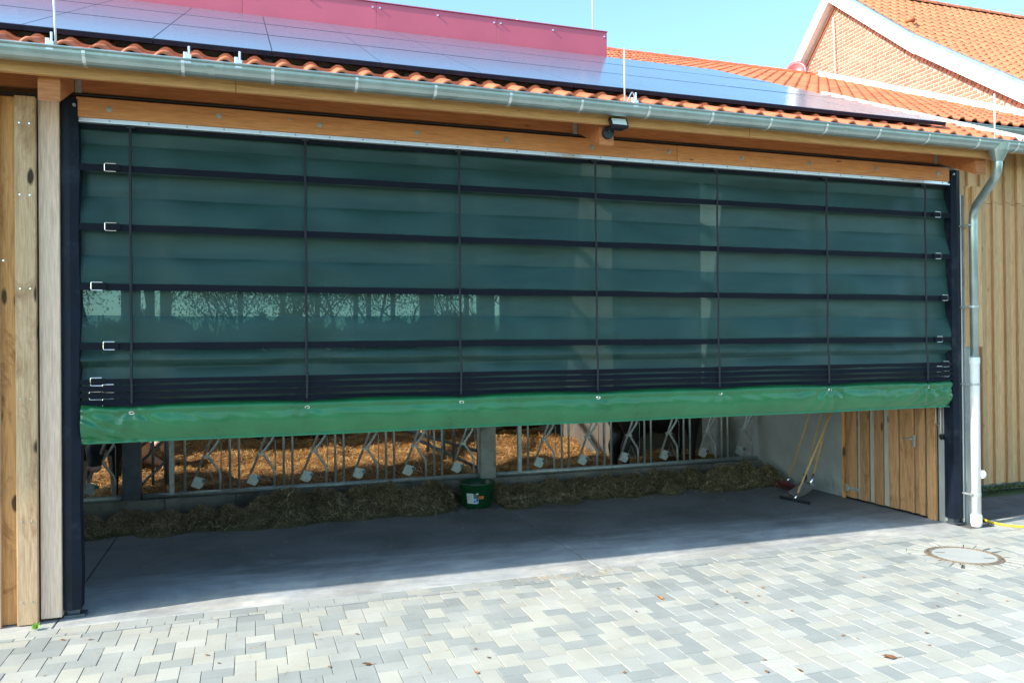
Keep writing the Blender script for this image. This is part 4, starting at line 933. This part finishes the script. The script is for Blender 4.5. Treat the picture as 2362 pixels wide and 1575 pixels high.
# ---------------------------------------------------------------- bucket
bk = thing('bucket', 'dark green plastic feed bucket with white and orange stickers, in front of the concrete post', 'bucket', (4.83, 3.42, 0))
BX, BY = 4.83, 3.42
b = MB(); prof_ = [(.0, .005), (.205, .005), (.225, .03), (.262, .30), (.285, .365), (.292, .385), (.280, .39), (.268, .37), (.245, .30), (.215, .06), (0, .05)]
n = 36
for (r, z) in prof_:
    for k in range(n): b.v.append((BX + r * math.cos(2 * math.pi * k / n), BY + r * math.sin(2 * math.pi * k / n), z))
for i in range(len(prof_) - 1):
    for k in range(n): b.f.append((i * n + k, i * n + (k + 1) % n, (i + 1) * n + (k + 1) % n, (i + 1) * n + k)); b.m.append(0)
me = bpy.data.meshes.new('bucket'); me.from_pydata(b.v, [], b.f); ob('shell', me, bk, BUCKET, smooth=True)
b = MB(); disc(b, (BX, BY), .24, 24, 'z', .27, .285); ob('lick_block', b.mesh('c'), bk, pm('feed block', (.06, .05, .03), .9, .3, 10, .4))
def patch(a0, a1, z0, z1, off, mat, name, seg=8):
    b = MB(); v = []; f = []
    for i in range(seg + 1):
        a = a0 + (a1 - a0) * i / seg
        for z in (z0, z1):
            r = .225 + (.262 - .225) * (z - .03) / .27 + off; v.append((BX + r * math.cos(a), BY + r * math.sin(a), z))
    for i in range(seg): f.append((2 * i, 2 * i + 2, 2 * i + 3, 2 * i + 1))
    b.add(v, f); return ob(name, b.mesh('p'), bk, mat)
toc = math.atan2(CP.y - BY, CP.x - BX)    # direction facing the yard
def flat(name, c, r=.5):
    m, t, bb_ = newmat(name); bb_.inputs['Base Color'].default_value = (*c, 1); bb_.inputs['Roughness'].default_value = r; return m
PAPER = pm('label paper', (.62, .66, .64), .5, .06, 20, 0); ORG = flat('orange sticker', (.9, .22, .02)); INK = flat('print ink', (.03, .04, .05)); PHOTO = pm('label photo', (.10, .14, .10), .4, .8, 28, 0); BLUE = pm('label sky print', (.30, .40, .70), .4, .3, 14, 0)
patch(toc - .66, toc - .21, .09, .245, .004, PAPER, 'label_sheet')
patch(toc - .205, toc + .10, .175, .245, .004, PHOTO, 'label_photo'); patch(toc - .205, toc + .10, .09, .17, .004, BLUE, 'label_photo')
patch(toc - .20, toc + .0, .088, .10, .006, PAPER, 'label_line'); patch(toc - .04, toc + .08, .23, .25, .006, PAPER, 'label_line')
patch(toc - .18, toc - .10, .11, .14, .006, INK, 'label_cow'); patch(toc - .04, toc + .07, .125, .16, .006, INK, 'label_cow')
for i in range(8): patch(toc - .63, toc - .63 + .18 + .02 * (i % 3), .225 - i * .016, .228 - i * .016, .006, INK, 'label_line', 2); patch(toc - .42, toc - .42 + .15 + .02 * (i % 2), .225 - i * .016, .228 - i * .016, .006, INK, 'label_line', 2)
patch(toc + .11, toc + .42, .16, .205, .005, ORG, 'orange_sticker')
def stroke(pts):
    b = MB()
    P3 = []
    for (u, v_) in pts:
        a = toc + .13 + u * .045; z = .168 + v_ * .030; r = .225 + (.262 - .225) * (z - .03) / .27 + .008; P3.append((BX + r * math.cos(a), BY + r * math.sin(a), z))
    b.tube(P3, .0022, 5); ob('letter_stroke', b.mesh('l'), bk, INK)
stroke([(0, 1), (0, 0), (1, 0)]); stroke([(1.9, 1), (1.9, 0)]); stroke([(2.8, 0), (2.8, 1), (3.9, 0), (3.9, 1)])

# ---------------------------------------------------------------- tools against the alley wall
def hand(t, a, c_, r=.0155): return tubeo('shaft', t, W_HANDLE, [a, c_], r, 10)
sq = thing('squeegee', 'wooden shafted floor squeegee with long black rubber blade, nearest of the leaning tools', 'squeegee', (9.62, 2.0, 0))
hand(sq, (9.66, 1.99, .10), (10.55, 2.08, 1.60)); tubeo('ferrule', sq, CHROME, [(9.61, 1.985, .02), (9.68, 1.992, .13)], .019, 10)
b = MB(); p0 = Vector((9.56, 2.27, 0)); p1 = Vector((9.67, 1.70, 0)); b.tube([p0 + Vector((0, 0, .035)), p1 + Vector((0, 0, .035))], .017, 8); b.add([p0 + Vector((-.006, 0, .0)), p1 + Vector((-.006, 0, 0)), p1 + Vector((-.006, 0, .03)), p0 + Vector((-.006, 0, .03)), p0 + Vector((.006, 0, .0)), p1 + Vector((.006, 0, 0)), p1 + Vector((.006, 0, .03)), p0 + Vector((.006, 0, .03))], [(0, 1, 2, 3), (7, 6, 5, 4), (0, 4, 5, 1), (3, 2, 6, 7)]); ob('blade', b.mesh('b'), sq, BLACKP)
sh = thing('shovel', 'aluminium grain shovel with wooden shaft leaning behind the squeegee', 'shovel', (9.98, 2.25, 0))
hand(sh, (10.18, 2.27, .23), (10.57, 2.20, 1.66), .019); tubeo('ferrule', sh, CHROME, [(10.13, 2.28, .12), (10.22, 2.263, .36)], .024, 12)
b = MB(); v = []; nu, nv = 8, 8
for i in range(nu + 1):
    for j in range(nv + 1):
        u = i / nu; s_ = (j / nv - .5) * 2; wd = .19 if u < .9 else .19 - (u - .9) * .5
        v.append((9.86 + .30 * u, 2.28 + s_ * wd, .012 + .17 * u ** 1.3 + .045 * s_ * s_ + (.03 * (1 - s_ * s_) if u > .8 else 0) * (u - .8) * 5))
f = [(i * (nv + 1) + j, (i + 1) * (nv + 1) + j, (i + 1) * (nv + 1) + j + 1, i * (nv + 1) + j + 1) for i in range(nu) for j in range(nv)]
b.add(v, f); o = ob('blade', b.mesh('b'), sh, pm('scratched aluminium', (.40, .42, .42), .42, .2, 10, .1, metal=.85), smooth=True); o.modifiers.new('s', 'SOLIDIFY').thickness = .004
fk = thing('hay_fork', 'wooden shafted fork with black clamp and green dot between broom and shovel', 'fork', (10.2, 2.5, 0))
hand(fk, (10.24, 2.50, .28), (10.57, 2.36, 1.62), .015); b = MB(); b.box(10.21, 10.26, 2.47, 2.53, .22, .32, c=.008); ob('clamp', b.mesh('c'), fk, BLACKP)
b = MB(); b.box(10.20, 10.212, 2.485, 2.515, .24, .28); ob('green_dot', b.mesh('c'), fk, flat('green plastic', (.2, .7, .03)))
for k in range(4): tubeo('tine', fk, BLACKP, bend([(10.23, 2.50, .24), (10.21, 2.44 + .045 * k, .17), (10.10, 2.42 + .06 * k, .02)], .04), .006, 6)
br = thing('push_broom', 'push broom with red head and wooden shaft, farthest of the leaning tools', 'broom', (10.15, 2.8, 0))
hand(br, (10.20, 2.87, .18), (10.57, 2.62, 1.60), .0155); tubeo('ferrule', br, CHROME, [(10.17, 2.885, .12), (10.21, 2.865, .21)], .02, 10)
b = MB(); b.box(10.11, 10.19, 2.58, 3.10, .085, .115, c=.008); hd_ = ob('head', b.mesh('h'), br, flat('red broom wood', (.13, .012, .018)))
b = MB()
for i in range(34):
    for j in range(4): x = 10.12 + j * .02; y = 2.59 + i * .0152; b.tube([(x, y, .09), (x + random.uniform(-.02, .02), y + random.uniform(-.01, .01), .002)], .004, 4)
ob('bristles', b.mesh('b'), hd_, flat('dark red bristle', (.07, .012, .012), .8))
# hot/cold water pipes
wp = thing('water_pipes', 'pair of copper water pipes with a black tap on the concrete by the right post', 'pipes', (10.58, .13, 1.2))
tubeo('pipe', wp, COPPER, bend([(10.575, .185, 2.6), (10.575, .185, 1.35), (10.575, .125, 1.33)], .03), .011, 10); tubeo('pipe', wp, COPPER, bend([(10.57, .10, 2.6), (10.57, .10, 1.22), (10.54, .06, 1.17)], .05), .013, 10)
b = MB(); b.tube([(10.55, .09, 1.20), (10.53, .05, 1.16)], .024, 12); b.tube([(10.585, .05, 1.18), (10.60, .05, 1.18)], .045, 14); ob('tap', b.mesh('t'), wp, BLACKP)

# ---------------------------------------------------------------- manhole, hose
mh = thing('manhole_cover', 'round concrete manhole cover in a rusty ribbed iron ring set into the pavers', 'manhole cover', (*MC, 0))
b = MB(); disc(b, MC, .335, 48, 'z', -.04, .001); ob('lid', b.mesh('l'), mh, LID)
b = MB(); n = 64
for (r0, r1, z) in ((.338, .352, .004), (.352, .392, -.004), (.392, .403, .004)):
    v = []
    for k in range(n):
        a = 2 * math.pi * k / n
        for (r, zz) in ((r0, -.04), (r0, z), (r1, z), (r1, -.04)): v.append((MC[0] + r * math.cos(a), MC[1] + r * math.sin(a), zz))
    f = [(k * 4 + q, ((k + 1) % n) * 4 + q, ((k + 1) % n) * 4 + q + 1, k * 4 + q + 1) for k in range(n) for q in range(3)]; b.add(v, f)
for k in range(64):
    a = 2 * math.pi * k / 64; c_, s_ = math.cos(a), math.sin(a); tx, ty = -s_ * .008, c_ * .008
    b.add([(MC[0] + c_ * r + sx * tx, MC[1] + s_ * r + sx * ty, .003) for r, sx in ((.354, -1), (.354, 1), (.39, 1), (.39, -1))], [(0, 1, 2, 3)])
ob('iron_ring', b.mesh('r'), mh, IRON)
b = MB(); ad = math.atan2(-.5, .4)
for s_ in (-1, 1):
    c_ = Vector((MC[0] + s_ * .25 * math.cos(ad), MC[1] + s_ * .25 * math.sin(ad), 0)); d = Vector((math.cos(ad + .25), math.sin(ad + .25), 0)) * .055; q = Vector((-d.y, d.x, 0)) * .2
    b.add([c_ - d - q + Vector((0, 0, .0025)), c_ + d - q + Vector((0, 0, .0025)), c_ + d + q + Vector((0, 0, .0025)), c_ - d + q + Vector((0, 0, .0025))], [(0, 1, 2, 3)])
ob('lifting_slots', b.mesh('s'), mh, STEELB)
b = MB(); 
for k in (-4, -3, -2, -1, 2, 5, 6, 7, 8, 11):
    a = k * 2 * math.pi / 13 + .4; c_, s_ = math.cos(a), math.sin(a); tx, ty = -s_ * .005, c_ * .005
    b.add([(MC[0] + c_ * r + sx * tx, MC[1] + s_ * r + sx * ty, .0035) for r, sx in ((.41, -1), (.41, 1), (.48, 1), (.48, -1))], [(0, 1, 2, 3)])
ob('ring_joints', b.mesh('s'), mh, flat('dark joint', (.06, .045, .04), .9))
tag(tubeo('garden_hose', None, YELLOW, bend([(11.15, .5, .018), (11.35, .33, .018), (11.22, .02, .018), (11.10, -.18, .018), (11.14, -.42, .018), (11.35, -.62, .018), (12.6, -1.05, .018), (14, -1.2, .018)], .3, 8), .016, 10), 'yellow garden hose lying on the pavers beside the downpipe foot', 'hose')

# ---------------------------------------------------------------- weeds, leaves
def tuft(n, cx, cy, sx, sy, h, name, mat, z=0):
    px_ = rng.normal(cx, sx, n); py_ = rng.normal(cy, sy, n); P = np.stack([px_, py_, np.full(n, z) + rng.uniform(0, h, n)], 1); return bladecloud(P, n, .09, .012, .9, name, mat)
px_ = rng.uniform(11.3, 18, 3000); P = np.stack([px_, 1.92 - np.abs(rng.normal(0, .12, 3000)), rng.uniform(-.06, -.02, 3000)], 1)
tag(ob('wall_weeds', bladecloud(P, 3000, .07, .012, .8, 'weeds', LEAFG)), kind='stuff')
P = np.stack([rng.normal(-.325, .012, 60), rng.normal(-.33, .012, 60), rng.uniform(0, .03, 60)], 1)
tag(ob('small_weed', bladecloud(P, 60, .04, .01, .8, 'weed', pm('bright weed', (.20, .42, .05), .6, .2, 10, 0))), 'tiny bright green weed sprouting at the foot of the left boards', 'weed')
def leaf_mesh(s):
    b = MB(); pts = [(0, -.5), (.22, -.25), (.34, .05), (.18, .3), (0, .55), (-.2, .28), (-.32, .0), (-.2, -.28)]
    v = [(x * s, y * s, (.18 * abs(x) + random.uniform(0, .10)) * s) for x, y in pts] + [(0, 0, .02 * s)]
    b.add(v, [(i, (i + 1) % 8, 8) for i in range(8)]); b.tube([(0, -.5 * s, .05 * s), (.05 * s, -.8 * s, .1 * s)], .02 * s, 4)
    me = b.mesh('leaf'); me.materials.append(LEAFB); return me
LM = [leaf_mesh(s) for s in (.030, .042, .05, .036)]
big = leaf_mesh(.13)
def drop(me, x, y, lab, grp=None): tag(ob('fallen_leaf', me, None, None, Matrix.Translation((x, y, .006)) @ Matrix.Rotation(random.uniform(0, 6.28), 4, 'Z') @ Matrix.Rotation(random.uniform(-.3, .3), 4, 'X')), lab, 'leaf', grp)
def fromscr(px, py):
    d = r2 * ((px - 1181) / 1802) - u2 * ((py - 787.5) / 1802) + fw; t = -CP.z / d.z; q = CP + d * t; return q.x, q.y
drop(big, *fromscr(2050, 1517), 'large curled brown leaf on the pavers near the bottom right')
drop(leaf_mesh(.09), *fromscr(1523, 1380), 'curled orange brown leaf on the pavers right of the middle')
drop(leaf_mesh(.09), *fromscr(847, 1533), 'brown leaf with pointed tips near the bottom, left of the middle')
drop(leaf_mesh(.08), *fromscr(1045, 1208), 'brown leaf on the dark slab in front of the bucket')
drop(leaf_mesh(.07), *fromscr(1236, 1216), 'small brown leaf on the dark slab right of the bucket')
for i in range(46):
    px, py = random.uniform(20, 2340), random.uniform(1300, 1570); x, y = fromscr(px, py)
    if y < -.6: drop(random.choice(LM), x, y, 'tiny dry brown leaf scrap lying on the sunlit pavers', 'tiny leaf scraps on the pavers')

# ---------------------------------------------------------------- trees behind the barn
def tree(x, y, h, seed, label, leafn=9000):
    random.seed(seed); t = thing('tree', label, 'tree', (x, y, 0), 'trees beyond the open rear wall'); b = MB(); tips = []
    def br(p, d, l, r, lev):
        n = 4; pts = [p]; rs = [r]; q = p.copy(); dd = d.copy()
        for i in range(n): dd = (dd + Vector((random.uniform(-.16, .16), random.uniform(-.16, .16), random.uniform(-.02, .1)))).normalized(); q = q + dd * l / n; pts.append(q.copy()); rs.append(r * (1 - .5 * (i + 1) / n))
        b.tube(pts, rs, 6 if lev < 2 else 4, cap=False)
        if lev >= 3: tips.append(q); return
        for k in range(4 if lev == 0 else 3):
            i = random.randint(2 if lev else 2, n); a = random.uniform(0, 6.28); up = random.uniform(.2, .9); nd = (dd * .5 + Vector((math.cos(a), math.sin(a), up))).normalized(); br(pts[i], nd, l * random.uniform(.5, .72), rs[i] * .7, lev + 1)
    br(Vector((x, y, -.1)), Vector((0, 0, 1)), h * .5, .10, 0)
    ob('trunk', b.mesh('t'), t, BARK)
    T = np.array([v[:] for v in tips]); P = T[rng.integers(0, len(T), leafn)] + rng.normal(0, .7, (leafn, 3)); ob('crown', bladecloud(P, leafn, .11, .05, .8, 'crown', LEAFG), t)
labs = ['bushy one at the very corner', 'slim one between two posts', 'dark one behind the left gate', 'twisted one just past the corner', 'outermost on the left behind the corner', 'half hidden left of the first rear post', 'behind the third rear post', 'thin one close to the hedge end', 'far left of the rear opening', 'left, next to the corner tree', 'left of centre with forked trunk', 'slightly leaning, near the centre', 'in the centre of the rear opening', 'right of centre behind the hedge', 'near the right rear post', 'farthest right beyond the rear opening']
for i in range(16): tree(-10 + i * 1.55 + random.uniform(-.6, .6), 25 + (i * 7 % 5), 9 + i % 3, 40 + i, 'sparse autumn tree seen dimly through the curtain, ' + labs[i])
random.seed(5)
n = 60000; hx = rng.uniform(-14, 14, n); P = np.stack([hx, rng.normal(30.5, .8, n), rng.uniform(0, 1, n) ** .8 * (2.9 + 1.0 * vnoise(hx, np.zeros(n), .7) + .9 * vnoise(hx, np.zeros(n), 4.0))], 1)
tag(ob('hedge', bladecloud(P, n, .20, .09, .8, 'hedge', LEAFG)), 'dense leafy hedge standing beyond the open rear of the barn', 'hedge', kind='stuff')
